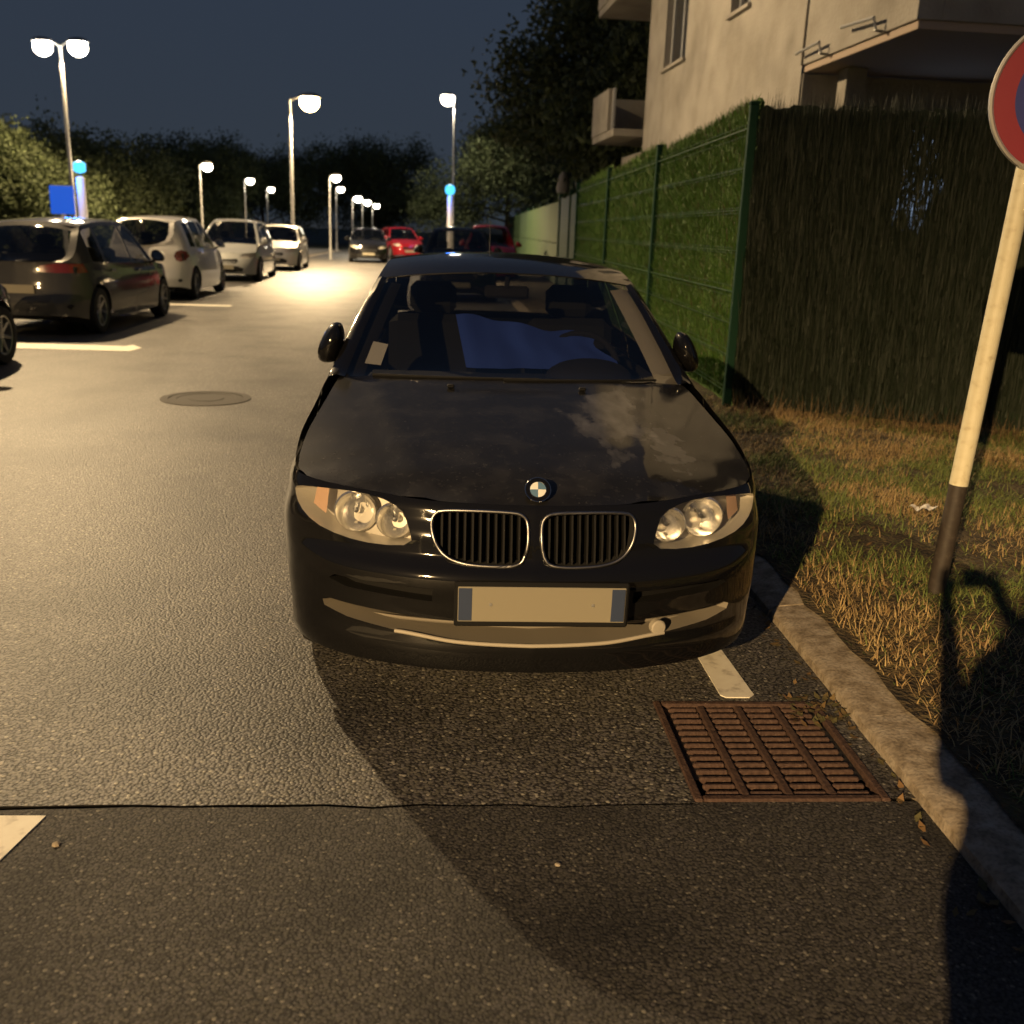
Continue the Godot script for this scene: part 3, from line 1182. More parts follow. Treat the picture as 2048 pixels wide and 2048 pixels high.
	var itp := sh.xy_poly(intake)
	var bk := func(p: Vector2) -> Vector3: return sh.pos(p.x, p.y, 0.14)
	var b := MB.new()
	chart(b, itp, [], 0.06, bk, 2)
	part("duct", b.mesh(40), M.dusty_plastic, low)
	b = MB.new()
	skirt(b, itp, func(p: Vector2): return sh.pos(p.x, p.y, 0.0), bk, 2)
	part("ledge", b.mesh(40), M.dusty_plastic, low)
	for y in [0.315, 0.345]:
		var path := PackedVector3Array()
		for i in 31:
			var x := -0.6 + 1.2 * i / 30.0
			var c := sh.pos(sh.t_of_x(absf(x), y), y, 0.1)
			path.append(Vector3(x, y, c.z))
		b = MB.new()
		b.tube(path, 0.006, 0.006, 6)
		part("blade", b.mesh(50), M.dusty_plastic, low)
	var lp := PackedVector3Array()
	for i in 41:
		var x := -0.44 + 0.88 * i / 40.0
		var y := table([[0.0, 0.284], [0.24, 0.289], [0.44, 0.306]], absf(x))
		var c := sh.pos(sh.t_of_x(absf(x), y), y, -0.003)
		lp.append(Vector3(x, y, c.z))
	b = MB.new()
	b.tube(lp, 0.007, 0.007, 8)
	part("lip", b.mesh(50), M.lip_plastic, low)
	b = MB.new()
	var slp := sh.xy_poly(slot)
	chart(b, slp, [], 0.06, func(p: Vector2): return sh.pos(p.x, p.y, 0.05), 2)
	skirt(b, slp, func(p: Vector2): return sh.pos(p.x, p.y, 0.0), func(p: Vector2): return sh.pos(p.x, p.y, 0.05), 2)
	part("bumper_slot", b.mesh(40), M.trim, car)
	# round tow-eye cover at one end of the lip
	b = MB.new()
	var tp := sh.pos(sh.t_of_x(0.42, 0.325), 0.325, -0.001)
	b.lathe(tp, Vector3(0.25, 0, 1), [Vector2(0.0, 0.006), Vector2(0.022, 0.004), Vector2(0.026, 0.0), Vector2(0.026, -0.02)], 20)
	part("tow_cover", b.mesh(40), M.lip_plastic, car)
	# number plate on its holder (the photograph hides what is written on it)
	var np := Node3D.new()
	np.name = "number_plate"
	car.add_child(np, true)
	np.position = Vector3(0.022, 0.44, 0.02)
	np.rotation.x = 0.06
	b = MB.new()
	b.box(Vector3.ZERO, Vector3(0.548, 0.15, 0.018), 0.006)
	part("holder", b.mesh(20), M.trim, np)
	b = MB.new()
	b.box(Vector3(0, 0.004, 0.0115), Vector3(0.524, 0.118, 0.005), 0.002)
	part("plate", b.mesh(0), M.plate_white, np)
	for q in [-1.0, 1.0]:
		b = MB.new()
		b.box(Vector3(q * 0.239, 0.004, 0.0135), Vector3(0.042, 0.11, 0.003), 0.001)
		part("plate_band", b.mesh(0), M.plate_blue, np)
		b = MB.new()
		b.lathe(Vector3(q * 0.16, 0.004, 0.0138), Vector3.BACK, [Vector2(0.006, 0.0), Vector2(0.005, 0.002), Vector2(0.0, 0.0025)], 12)
		part("plate_screw", b.mesh(30), M.galvanised, np)
	# round badge: quarters of blue and white in a dark ring
	var em := Node3D.new()
	em.name = "badge"
	(info[2] as Node3D).add_child(em, true)
	em.position = Vector3(0.01, 0.769, -0.135)
	em.rotation.x = -0.62
	b = MB.new()
	b.lathe(Vector3.ZERO, Vector3.BACK, [Vector2(0.041, -0.008), Vector2(0.041, 0.003), Vector2(0.039, 0.005), Vector2(0.027, 0.0055)], 36)
	part("ring", b.mesh(30), M.paint_black, em)
	b = MB.new()
	b.lathe(Vector3.ZERO, Vector3.BACK, [Vector2(0.0415, 0.0), Vector2(0.0425, 0.004), Vector2(0.0415, 0.0055), Vector2(0.0398, 0.0055)], 36)
	b.lathe(Vector3.ZERO, Vector3.BACK, [Vector2(0.0275, 0.005), Vector2(0.0265, 0.0068), Vector2(0.0255, 0.006)], 36)
	part("chrome_edge", b.mesh(30), M.chrome, em)
	for q in 4:
		b = MB.new()
		for i in 10:
			var a0 := TAU * (q * 10 + i) / 40.0
			var a1 := TAU * (q * 10 + i + 1) / 40.0
			b.tri(Vector3(0, 0, 0.0072), Vector3(cos(a0) * 0.026, sin(a0) * 0.026, 0.0058), Vector3(cos(a1) * 0.026, sin(a1) * 0.026, 0.0058))
		part("badge_quarter", b.mesh(40), M.emblem_white if q % 2 == 1 else M.emblem_blue, em)
	# wipers, washer jets, inspection paper, inner mirror, steering wheel, aerial
	for s in [[-0.6, 0.1], [-0.05, 0.62]]:
		var path := PackedVector3Array()
		for i in 13:
			var x := lerpf(s[0], s[1], i / 12.0)
			var rw: PackedVector3Array = wr[0]
			var rw2: PackedVector3Array = wr[1]
			var u := (x / rw[24].x + 1.0) * 12.0
			var p := rw[int(u)].lerp(rw[mini(int(u) + 1, 24)], u - int(u))
			var p2 := rw2[int(u)].lerp(rw2[mini(int(u) + 1, 24)], u - int(u))
			path.append(p.lerp(p2, 0.25 + 0.5 * i / 12.0) + Vector3(0, 0.012, 0.008))
		b = MB.new()
		b.tube(path, 0.008, 0.005, 6)
		part("wiper", b.mesh(50), M.trim, car)
	for x in [-0.27, 0.27]:
		b = MB.new()
		b.box(Vector3(x, 0.944, -1.12), Vector3(0.03, 0.014, 0.022), 0.005)
		part("washer_jet", b.mesh(20), M.trim, car)
	var r2: PackedVector3Array = wr[3]
	var r3: PackedVector3Array = wr[6]
	var st := MB.new()
	var inn := Vector3(0, -0.006, -0.004)
	st.quad(r2[1] + inn, r2[2].lerp(r2[3], 0.2) + inn, r3[2].lerp(r3[3], 0.2) + inn, r3[1] + inn)
	st.quad(r2[1] + inn * 1.3, r3[1] + inn * 1.3, r3[2].lerp(r3[3], 0.2) + inn * 1.3, r2[2].lerp(r2[3], 0.2) + inn * 1.3)
	part("inspection_paper", st.mesh(0), M.paper, info[1])
	b = MB.new()
	var folds := []
	for j in 9:
		var r := PackedVector3Array()
		for i in 25:
			var u := i / 24.0
			var v := j / 8.0
			r.append(Vector3(lerpf(-0.2 - 0.05 * v, 0.5 - 0.08 * v + 0.03 * sin(v * 7.0), u), 0.955 + 0.2 * v * (1.0 - 0.3 * u) + v * (0.008 * sin(u * 17.0) + 0.012 * sin(u * 5.0 + 1.0)), -1.62 - 0.34 * v + 0.02 * sin(u * 11.0 + v * 2.0) + 0.008 * sin(u * 31.0)))
		folds.append(r)
	b.grid(folds)
	var hood := MB.new()
	for q in [[0.36, 0.2]]:
		var dome := []
		for j in 7:
			var w := PI * 0.5 * j / 6.0
			var r := PackedVector3Array()
			for i in 17:
				var c := TAU * i / 16.0
				r.append(Vector3(q[0] + cos(c) * q[1] * cos(w), 0.93 + 0.085 * sin(w), -1.58 + sin(c) * 0.12 * cos(w)))
			dome.append(r)
		hood.grid(dome)
	part("instrument_hood", hood.mesh(50), M.interior, info[3])
	part("blue_glow_cloth", b.mesh(50), M.blue_cloth, car, "blue fabric added behind the windscreen to stand in for a blue glow")  # invented cloth, its colour takes the place of a glow in the glass
	b = MB.new()
	b.box(Vector3(0, 1.27, -2.08), Vector3(0.22, 0.06, 0.03), 0.012)
	b.tube(PackedVector3Array([Vector3(0, 1.29, -2.07), Vector3(0, 1.35, -2.05)]), 0.012, 0.012, 8)
	part("inner_mirror", b.mesh(30), M.interior, car)
	b = MB.new()
	var ring := PackedVector3Array()
	for i in 25:
		var a := TAU * i / 24.0
		ring.append(Vector3(0.36, 0.93, -1.86) + Basis(Vector3.RIGHT, -0.45) * Vector3(cos(a) * 0.18, sin(a) * 0.18, 0))
	b.tube(ring, 0.016, 0.016, 8, false)
	b.box(Vector3(0.36, 0.92, -1.85), Vector3(0.2, 0.1, 0.05), 0.02, Basis(Vector3.RIGHT, -0.45))
	part("steering_wheel", b.mesh(40), M.interior, car)
	b = MB.new()
	b.tube(PackedVector3Array([Vector3(-0.04, 1.43, -3.35), Vector3(-0.035, 1.62, -3.52)]), 0.004, 0.002, 6)
	b.lathe(Vector3(-0.04, 1.415, -3.34), Vector3.UP, [Vector2(0.028, 0.0), Vector2(0.02, 0.018), Vector2(0.0, 0.024)], 14)
	part("aerial", b.mesh(40), M.trim, info[4])


# a plain family car, for those parked further off; tall and long vary
func family_car(called: String, label: String, paint: Material, at: Vector3, turn: float, o := {}) -> Node3D:
	var L: float = o.get("L", 4.2)
	var H: float = o.get("H", 1.47)
	var W: float = o.get("W", 0.87)
	var nose: float = o.get("nose", 0.9)
	var kc: float = o.get("k_cowl", 1.05)
	var kt: float = kc + o.get("rake", 0.78)
	var belt: float = o.get("belt", 0.93)
	var ke: float = L - o.get("hatch", 0.55)
	var hl: Array = o.get("head", [[0.42, 0.62], [0.44, 0.7], [0.6, 0.74], [0.76, 0.74], [0.79, 0.68], [0.7, 0.63], [0.55, 0.61]])
	var tl: Array = o.get("tail", [[0.55, 0.74], [0.55, 0.94], [0.76, 0.95], [0.79, 0.76]])
	var cfg := {
		L = L, paint = paint, cell = o.get("cell", 0.1), wheel_r = 0.31,
		outline = [[0.0, 0.0], [0.03, 0.35 * W / 0.87], [0.13, 0.58 * W / 0.87], [0.32, 0.75 * W / 0.87], [0.6, W - 0.03], [1.0, W], [2.0, W], [L - 0.9, W - 0.01], [L - 0.4, W - 0.06], [L - 0.15, W - 0.2], [L - 0.04, W - 0.45], [L, 0.0]],
		side_in = [[0.15, 0.05], [0.25, 0.015], [0.5, 0.0], [0.65, 0.015], [0.9, 0.05], [1.1, 0.1]],
		front_in = [[0.15, 0.05], [0.25, 0.01], [0.45, 0.0], [0.55, 0.03], [0.75, 0.13], [0.85, 0.22]],
		rear_in = [[0.15, 0.06], [0.3, 0.0], [0.5, 0.0], [0.58, 0.04], [0.95, 0.09], [1.1, 0.16]],
		nose_top = [[0.0, nose - 0.16], [0.5, nose - 0.145], [0.8, nose - 0.13]],
		shoulder = [[0.4, nose - 0.13], [0.7, nose - 0.06], [kc, belt - 0.03], [2.0, belt], [L, belt + 0.06]],
		sill = [[0.0, 0.2], [0.5, 0.18], [L - 0.6, 0.19], [L, 0.28]],
		bonnet = [[0.0, nose - 0.16], [0.15, nose - 0.12], [0.5, nose - 0.03], [kc, belt + 0.05]],
		k_nose = 0.4, k_front = 0.8, k_rear = L - 0.78, k_door = kc + 0.12, k_door2 = kc + 1.15, k_door3 = L - 1.15, k_tail = L - 0.55,
		rail = [[kc, belt - 0.02], [kt, H - 0.1], [kt + 0.4, H - 0.045], [L * 0.62, H - 0.04], [ke - 0.1, H - 0.09], [ke + 0.06, H - 0.17], [L - 0.12, belt + 0.06]],
		k_cowl = kc, k_ws_top = kt, k_roof_end = ke, k_glass_end = L - 0.12, tumble = 0.32, pillar = 0.08, crown = 0.045,
		windows = [[kc + 0.3, kc + 1.12], [kc + 1.2, L - 1.2], [L - 1.1, L - 0.72]],
		nose_holes = [hl], head_lamps = [hl], tail_holes = [tl], tail_lamps = [tl],
		grille = [[0.0, 0.5], [0.0, 0.58], [0.34, 0.6], [0.38, 0.53], [0.3, 0.48]], plate_y = [0.38, o.get("rear_plate", 0.62)],
		mirror_out = 0.11, mirror_w = 0.1, dark_side = true, dark_rear = o.get("dark_rear", false),
	}
	var car := build_car(called, cfg, label, at, turn, "parked cars")
	var sh: Shape = car.get_meta("shape")[0]
	car.remove_meta("shape")
	if o.has("light_bar"):
		var b := MB.new()
		var y: float = o.light_bar
		chart(b, sh.xy_poly([[0.0, y - 0.05], [0.0, y + 0.05], [0.56, y + 0.05], [0.56, y - 0.05]], true), [], 0.08, func(p: Vector2): return sh.pos(p.x, p.y, -0.008), 2)
		part("light_bar", b.mesh(40), M.tail_red, car)
	if o.has("front_intake"):
		var b := MB.new()
		chart(b, sh.xy_poly([[0.0, 0.24], [0.0, 0.42], [0.36, 0.41], [0.5, 0.35], [0.46, 0.26]]), [], 0.06, func(p: Vector2): return sh.pos(p.x, p.y, -0.004), 2)
		part("lower_grille", b.mesh(40), M.gap, car)
	return car


func cars() -> void:
	black_hatchback()
	# across the road, nearest first; those seen from behind are turned about
	family_car("anthracite_hatchback", "dark car cut off by the picture's edge, only its rear wheel corner showing", M.paint_anthracite, Vector3(-5.86, 0, -8.85), PI, {L = 4.3})
	family_car("grey_hatchback", "dark grey hatchback seen from behind, with wide red tail lamps", M.paint_grey, Vector3(-5.86, 0, -15.05), PI - 0.02, {L = 4.45, H = 1.53, hatch = 0.75, belt = 0.9, tail = [[0.3, 0.84], [0.3, 0.92], [0.5, 0.95], [0.76, 0.95], [0.79, 0.83], [0.5, 0.83]], cell = 0.08})
	family_car("white_people_carrier", "white people carrier seen from behind with round red tail lamps", M.paint_white, Vector3(-6.35, 0, -21.5), PI + 0.02, {L = 4.15, H = 1.62, belt = 0.98, hatch = 0.42, tail = [[0.56, 0.86], [0.6, 0.95], [0.68, 0.985], [0.76, 0.95], [0.79, 0.86], [0.75, 0.78], [0.67, 0.75], [0.6, 0.78]], rear_plate = 0.5})
	family_car("silver_people_carrier", "silver people carrier facing the camera, parked behind the white one", M.paint_silver, Vector3(-6.3, 0, -24.6), 0.03, {L = 4.3, H = 1.62, belt = 0.97, k_cowl = 0.85, rake = 0.95, hatch = 0.42, front_intake = true})
	family_car("pale_hatchback", "pale hatchback facing the camera beside the nearest single lamp post", M.paint_pale, Vector3(-6.3, 0, -32.0), 0.03, {L = 4.1, H = 1.5, front_intake = true})
	family_car("dark_estate", "dark car parked farthest along the left-hand row, facing the camera", M.paint_black, Vector3(-3.85, 0, -42.0), 0.1, {L = 4.3, front_intake = true, cell = 0.14})
	family_car("red_hatchback", "red hatchback parked at an angle behind the dark car far down the road", M.paint_red, Vector3(-2.35, 0, -49.5), 0.3, {L = 4.0, H = 1.55, cell = 0.14})
	family_car("black_compact", "black car parked behind the near hatchback, only its roof and windscreen visible", M.paint_black, Vector3(-0.1, 0, -19.3), 0.0, {L = 4.0, H = 1.6, belt = 1.0, cell = 0.12, dark_rear = true})
	family_car("red_compact", "red car parked along the green fence behind the black car", M.paint_red, Vector3(1.0, 0, -28.5), 0.0, {L = 4.0, H = 1.72, belt = 1.05, cell = 0.12})


# ------------------------------------------------------------------ ground, road, kerb
func sheet(mb: MB, x0: float, x1: float, z0: float, z1: float, y: float) -> void:
	mb.quad(Vector3(x0, y, z0), Vector3(x1, y, z0), Vector3(x1, y, z1), Vector3(x0, y, z1))


func sheet_round(mb: MB, x0: float, x1: float, z0: float, z1: float, y: float, hole: Rect2) -> void:
	sheet(mb, x0, hole.position.x, z0, z1, y)
	sheet(mb, hole.end.x, x1, z0, z1, y)
	sheet(mb, hole.position.x, hole.end.x, z0, hole.position.y, y)
	sheet(mb, hole.position.x, hole.end.x, hole.end.y, z1, y)


func slab(poly: Array, y0: float, y1: float) -> ArrayMesh:
	var mb := MB.new()
	var pk := PackedVector2Array()
	for p in poly:
		pk.append(Vector2(p[0], p[1]))
	mb.prism(pk, func(p: Vector2, d: float): return Vector3(p.x, d, p.y), y0, y1)
	return mb.mesh(0)


const PIT := Rect2(0.446, -0.192, 0.585, 0.624)

func ground() -> void:
	var mb := MB.new()
	sheet_round(mb, -300, 300, -420, 120, -0.03, PIT)
	structure("ground", mb.mesh(0), M.far_ground)
	# the carriageway stops at a joint where the nearer, darker patch begins
	mb = MB.new()
	var joint := []
	var gap := []
	var nz := noise(0.9, 3, 97)
	for i in 60:
		joint.append(0.447 + 0.02 * nz.get_noise_1d(i * 0.9) + 0.006 * nz.get_noise_1d(i * 7.0))
		gap.append((0.009 + 0.008 * nz.get_noise_1d(i * 1.7 + 90.0)) * (1.0 if i < 46 else clampf(1.0 - (i - 46) / 9.0, 0.12, 1.0)))
	sheet_round(mb, -7.3, 1.14, -90, 0.42, 0.0, Rect2(PIT.position, Vector2(PIT.size.x, 0.42 - PIT.position.y)))
	for i in 59:
		var xa := lerpf(-7.3, PIT.position.x, i / 59.0)
		var xb := lerpf(-7.3, PIT.position.x, (i + 1) / 59.0)
		mb.quad(Vector3(xa, 0, 0.42), Vector3(xb, 0, 0.42), Vector3(xb, 0, joint[i + 1] - gap[i + 1]), Vector3(xa, 0, joint[i] - gap[i]))
	structure("road", mb.mesh(0), M.asphalt)
	mb = MB.new()
	sheet_round(mb, -7.3, 1.14, 0.3, 0.6, -0.012, Rect2(PIT.position, Vector2(PIT.size.x, PIT.size.y)))
	structure("road_joint", mb.mesh(0), M.tar)
	mb = MB.new()
	for i in 59:
		var xa := lerpf(-7.3, PIT.position.x, i / 59.0)
		var xb := lerpf(-7.3, PIT.position.x, (i + 1) / 59.0)
		mb.quad(Vector3(xa, -0.003, joint[i] + gap[i] * 0.4), Vector3(xb, -0.003, joint[i + 1] + gap[i + 1] * 0.4), Vector3(xb, -0.003, 14), Vector3(xa, -0.003, 14))
	sheet(mb, PIT.position.x, 1.14, 0.432, 14, -0.003)
	structure("road_patch", mb.mesh(0), M.near_asphalt)
	# kerb stones on our side, each a stone, and across the road
	for row in [[1.105, 1.36, 4.0, -62.0, 1.0], [-7.36, -7.16, -8.0, -62.0, 2.0]]:
		var root := Node3D.new()
		root.name = numbered("kerb")
		add_child(root)
		root.set_meta("kind", "structure")
		var z: float = row[2]
		var len: float = row[4]
		var b := MB.new()
		var w: float = row[1] - row[0]
		var right: bool = row[0] > 0.0
		var prof := PackedVector2Array([Vector2(0, -0.02), Vector2(0.008, 0.028), Vector2(0.035, 0.046), Vector2(w - 0.02, 0.066), Vector2(w, 0.06), Vector2(w, -0.02)])
		b.prism(prof, func(p: Vector2, d: float): return Vector3(row[0] + (p.x if right else w - p.x), p.y, d), -len * 0.5 + 0.004, len * 0.5 - 0.004)
		var stone := b.mesh(30)
		while z > row[3]:
			var o := part("kerb_stone", stone, M.kerb_concrete, root)
			o.position = Vector3(rng.randf_range(-0.006, 0.006), rng.randf_range(-0.005, 0.003), z - len * 0.5)
			o.rotation.y = rng.randf_range(-0.006, 0.006)
			z -= len
	# verge on our side, uneven soil under the grass
	mb = MB.new()
	var rows := []
	var hn := noise(0.7, 4, 101)
	for j in 102:
		var z := 4.0 - 0.16 * j if j < 76 else -8.0 - (j - 75) * 2.4
		var r := PackedVector3Array()
		for i in 26:
			var x := 1.27 + i * 0.144 if i < 20 else 4.15 + (i - 20) * 6.0
			if i == 0:
				x += 0.07 * hn.get_noise_2d(3.0, z * 2.5) + 0.03 * hn.get_noise_2d(9.0, z * 9.0)
			r.append(Vector3(x, verge_y(x, z, hn), z))
		rows.append(r)
	mb.grid(rows)
	structure("verge", mb.mesh(60), M.soil)
	# pavement across the road
	mb = MB.new()
	sheet(mb, -10.0, -7.36, -62, 8, 0.085)
	structure("pavement", mb.mesh(0), M.paving)
	# painted lines
	var lines := [
		["bay_line", [[0.7, -0.24], [0.715, -0.222], [0.8, -0.222], [0.822, -0.245], [0.8, -0.9], [0.79, -1.6], [0.69, -1.6], [0.695, -0.9]], "short worn white line running out from under the black hatchback"],
		["bay_line", [[-7.1, -9.42], [-4.14, -9.4], [-4.1, -9.75], [-4.3, -10.05], [-4.34, -9.9], [-7.1, -9.95]], "white bay line across the left side, nearest one behind the cut-off car"],
		["bay_line", [[-7.1, -16.4], [-4.45, -16.5], [-4.45, -16.75], [-7.1, -16.65]], "white bay line between the dark grey hatchback and the white people carrier"],
		["crossing_bar", [[-2.1, 0.485], [-1.345, 0.492], [-1.385, 0.7], [-1.5, 1.5], [-2.2, 1.5]], "white crossing bar at the bottom left corner, beside the road joint"]]
	for l in lines:
		var o := part(numbered(l[0]), slab(l[1], -0.001 if l[0] == "bay_line" else -0.004, 0.004 if l[0] == "bay_line" else 0.001), M.road_paint, self)
		o.set_meta("label", l[2])
		o.set_meta("category", "road marking")
		o.set_meta("kind", "structure")


func verge_y(x: float, z: float, hn: FastNoiseLite) -> float:
	var e := smoothstep(1.36, 1.75, x)
	return 0.068 + e * (0.035 + 0.03 * hn.get_noise_2d(x * 1.6, z * 1.6)) + 0.01 * hn.get_noise_2d(x * 9.0, z * 9.0)


func drain_and_covers() -> void:
	var g := thing("drain_grate", "rusty square iron drain grate in the road beside the kerb", "drain", Vector3(PIT.get_center().x, 0, PIT.get_center().y))
	var w := PIT.size.x
	var d := PIT.size.y
	var b := MB.new()
	for s in [-1.0, 1.0]:
		b.box(Vector3(s * (w * 0.5 - 0.014), -0.012, 0), Vector3(0.028, 0.034, d), 0.005)
		b.box(Vector3(0, -0.0125, s * (d * 0.5 - 0.014)), Vector3(w - 0.057, 0.034, 0.028), 0.005)
	part("frame", b.mesh(0), M.rusty_iron, g)
	var iw := w - 0.06
	var id := d - 0.06
	b = MB.new()
	b.box(Vector3.ZERO, Vector3(0.03, 0.03, id), 0.006)
	var rib := b.mesh(0)
	for i in 3:
		var o := part("rib", rib, M.rusty_iron, g)
		o.position = Vector3(-iw * 0.5 + iw * (i + 1) / 4.0, -0.014, 0)
	b = MB.new()
	var bw := iw / 4.0 - 0.033
	b.box(Vector3.ZERO, Vector3(bw, 0.028, 0.018), 0.005)
	var bar := b.mesh(0)
	for j in 14:
		for i in 4:
			var o := part("bar", bar, M.rusty_iron, g)
			o.position = Vector3(-iw * 0.5 + iw * (i + 0.5) / 4.0, -0.014 + rng.randf_range(-0.001, 0.001), -id * 0.5 + id * (j + 0.5) / 14.0)
	b = MB.new()
	for s in [-1.0, 1.0]:
		b.box(Vector3(s * (w * 0.5 + 0.004), -0.25, 0), Vector3(0.01, 0.44, d + 0.02))
		b.box(Vector3(0, -0.25, s * (d * 0.5 + 0.004)), Vector3(w, 0.44, 0.01))
	b.box(Vector3(0, -0.46, 0), Vector3(w, 0.02, d))
	part("pit", b.mesh(0), M.pit, g)
	# leaves caught at the kerb end of the grate
	var mh := thing("manhole_cover", "round iron manhole cover set in the open road", "manhole", Vector3(-2.48, 0.0, -6.18))
	b = MB.new()
	b.lathe(Vector3.ZERO, Vector3.UP, [Vector2(0.4, -0.01), Vector2(0.4, 0.006), Vector2(0.33, 0.007), Vector2(0.33, -0.004)], 40)
	part("frame", b.mesh(30), M.manhole_iron, mh)
	b = MB.new()
	b.lathe(Vector3.ZERO, Vector3.UP, [Vector2(0.322, -0.01), Vector2(0.322, 0.004), Vector2(0.26, 0.005), Vector2(0.255, 0.001), Vector2(0.16, 0.001), Vector2(0.155, 0.005), Vector2(0.0, 0.005)], 40)
	part("cover", b.mesh(30), M.manhole_iron, mh)


# ------------------------------------------------------------------ grass, hedge fence
func blade_mesh(w: float, h: float, bend: float) -> ArrayMesh:
	var b := MB.new()
	var p := [Vector3(-w, 0, 0), Vector3(w, 0, 0), Vector3(-w * 0.7, h * 0.5, bend * 0.3), Vector3(w * 0.7, h * 0.5, bend * 0.3), Vector3(0, h, bend)]
	b.quad(p[0], p[1], p[3], p[2])
	b.tri(p[2], p[3], p[4])
	return b.mesh(0)


func grass() -> void:
	var root := Node3D.new()
	root.name = "grass"
	add_child(root)
	root.set_meta("kind", "stuff")
	root.set_meta("label", "patchy half-dry grass on the verge between kerb and fence")
	root.set_meta("category", "grass")
	var hn := noise(0.7, 4, 101)
	var dry := noise(0.55, 4, 103)
	var thick := noise(0.9, 3, 107)
	var meshes := [blade_mesh(0.0028, 0.085, 0.04), blade_mesh(0.0032, 0.06, 0.05)]
	for q in 2:
		var where := []
		var col := []
		for i in 105000:
			var x := 1.3 + 3.4 * pow(rng.randf(), 0.9)
			var z := rng.randf_range(-6.0, 1.6) if rng.randf() < 0.85 else rng.randf_range(-14.0, -6.0)
			if z < -5.6 and x > 2.25:
				continue
			var th := thick.get_noise_2d(x, z)
			if x < 1.28 + 0.12 * thick.get_noise_2d(x * 4.0, z * 4.0 + 30.0) or rng.randf() > 0.75 + th * 1.2:
				continue
			var d := dry.get_noise_2d(x * 1.4, z * 1.4) + 0.35 * smoothstep(-3.2, -5.0, z) + 0.25 * smoothstep(1.75, 1.4, x)
			var s := rng.randf_range(0.45, 1.05) * (1.5 if z < -4.6 and rng.randf() < 0.12 else 1.0)
			var flat := rng.randf_range(0.0, 1.15)
			var bs := Basis(Vector3.UP, rng.randf() * TAU) * Basis(Vector3.RIGHT, flat)
			where.append(Transform3D(bs.scaled_local(Vector3(1, s, s)), Vector3(x, verge_y(x, z, hn) - 0.008, z)))
			var c: Color
			if rng.randf() < clampf(0.34 + d * 1.5, 0.05, 0.95):
				c = Color(0.46, 0.34, 0.15).lerp(Color(0.28, 0.185, 0.085), rng.randf())
			else:
				c = Color(0.1, 0.155, 0.034).lerp(Color(0.2, 0.22, 0.06), rng.randf())
			col.append(c)
		copies("blades", meshes[q], M.grass_blade, where, col, root)
	# taller dry stalks along the foot of the fence
	var where := []
	var col := []
	for i in 420:
		var s := rng.randf()
		var p := Vector3(2.2, 0, -5.5).lerp(Vector3(4.5, 0, -4.5), s) + Vector3(rng.randf_range(-0.1, 0.1), 0, rng.randf_range(-0.05, 0.25))
		p.y = verge_y(p.x, p.z, hn) - 0.01
		where.append(Transform3D(Basis(Vector3.UP, rng.randf() * TAU) * Basis(Vector3.RIGHT, rng.randf_range(0, 0.6)) * Basis().scaled(Vector3(1.0, rng.randf_range(1.4, 3.4), 2.0)), p))
		col.append(Color(0.24, 0.16, 0.075).lerp(Color(0.13, 0.085, 0.04), rng.randf()))
	copies("dry_stalks", meshes[0], M.grass_blade, where, col, root)
	# bits lying about
	var litter := thing("paper_scrap", "crumpled white scrap of paper lying in the grass near the sign post", "litter", Vector3(2.42, 0.125, -2.35), 0.3)
	var b := MB.new()
	var rows := []
	for j in 6:
		var r := PackedVector3Array()
		for i in 8:
			r.append(Vector3((i - 3.5) * 0.021, 0.012 * rng.randf() + 0.012 * sin(i * 1.3 + j), (j - 2.5) * 0.015))
		rows.append(r)
	b.grid(rows)
	part("scrap", b.mesh(20), M.paper, litter)
	for s in [[-1.27, 0.62, 0.012, "pale pebble on the road beside the white crossing bar"], [-0.3, 1.35, 0.008, "tiny pale pebble near the bottom edge of the road"], [0.02, 0.72, 0.008, "tiny pale pebble just inside the car's shadow edge"]]:
		var st := thing("pebble", s[3], "pebble", Vector3(s[0], -0.002, s[1]), rng.randf() * 6.0)
		b = MB.new()
		var prof := []
		for j in 6:
			var a := PI * 0.5 * j / 5.0
			prof.append(Vector2(cos(a) * s[2], sin(a) * s[2] * 0.6))
		b.lathe(Vector3.ZERO, Vector3.UP, prof, 7)
		part("stone", b.mesh(20), M.kerb_concrete, st)


func leaf_litter() -> void:
	var b := MB.new()
	b.tri(Vector3(-0.012, 0, 0), Vector3(0, 0.002, 0.02), Vector3(0.012, 0, 0))
	b.tri(Vector3(0.012, 0, 0), Vector3(0, 0.003, -0.024), Vector3(-0.012, 0, 0))
	var m := b.mesh(0)
	var where := []
	var col := []
	for i in 900:
		var p: Vector3
		if i < 60:
			p = Vector3(rng.randf_range(0.9, 1.1), 0.006, rng.randf_range(-0.24, -0.02))
		elif i < 260:
			p = Vector3(1.1 - absf(rng.randfn(0.0, 0.05)), 0.004, rng.randf_range(-6.0, 1.5))
		else:
			p = Vector3(1.4 + absf(rng.randfn(0.0, 0.4)), 0.0, rng.randf_range(-5.0, 1.4))
			p.y = verge_y(p.x, p.z, noise_cache) + 0.012
		where.append(Transform3D(Basis(Vector3.UP, rng.randf() * TAU) * Basis(Vector3.RIGHT, rng.randfn(0, 0.35)).scaled(Vector3.ONE * rng.randf_range(0.5, 1.1)), p))
		col.append(Color(0.16, 0.09, 0.035).lerp(Color(0.07, 0.07, 0.025), rng.randf()))
	var o := copies("fallen_leaves", m, M.grass_blade, where, col, self)
	o.set_meta("label", "small fallen leaves along the gutter and kerb")
	o.set_meta("category", "leaves")

var noise_cache: FastNoiseLite


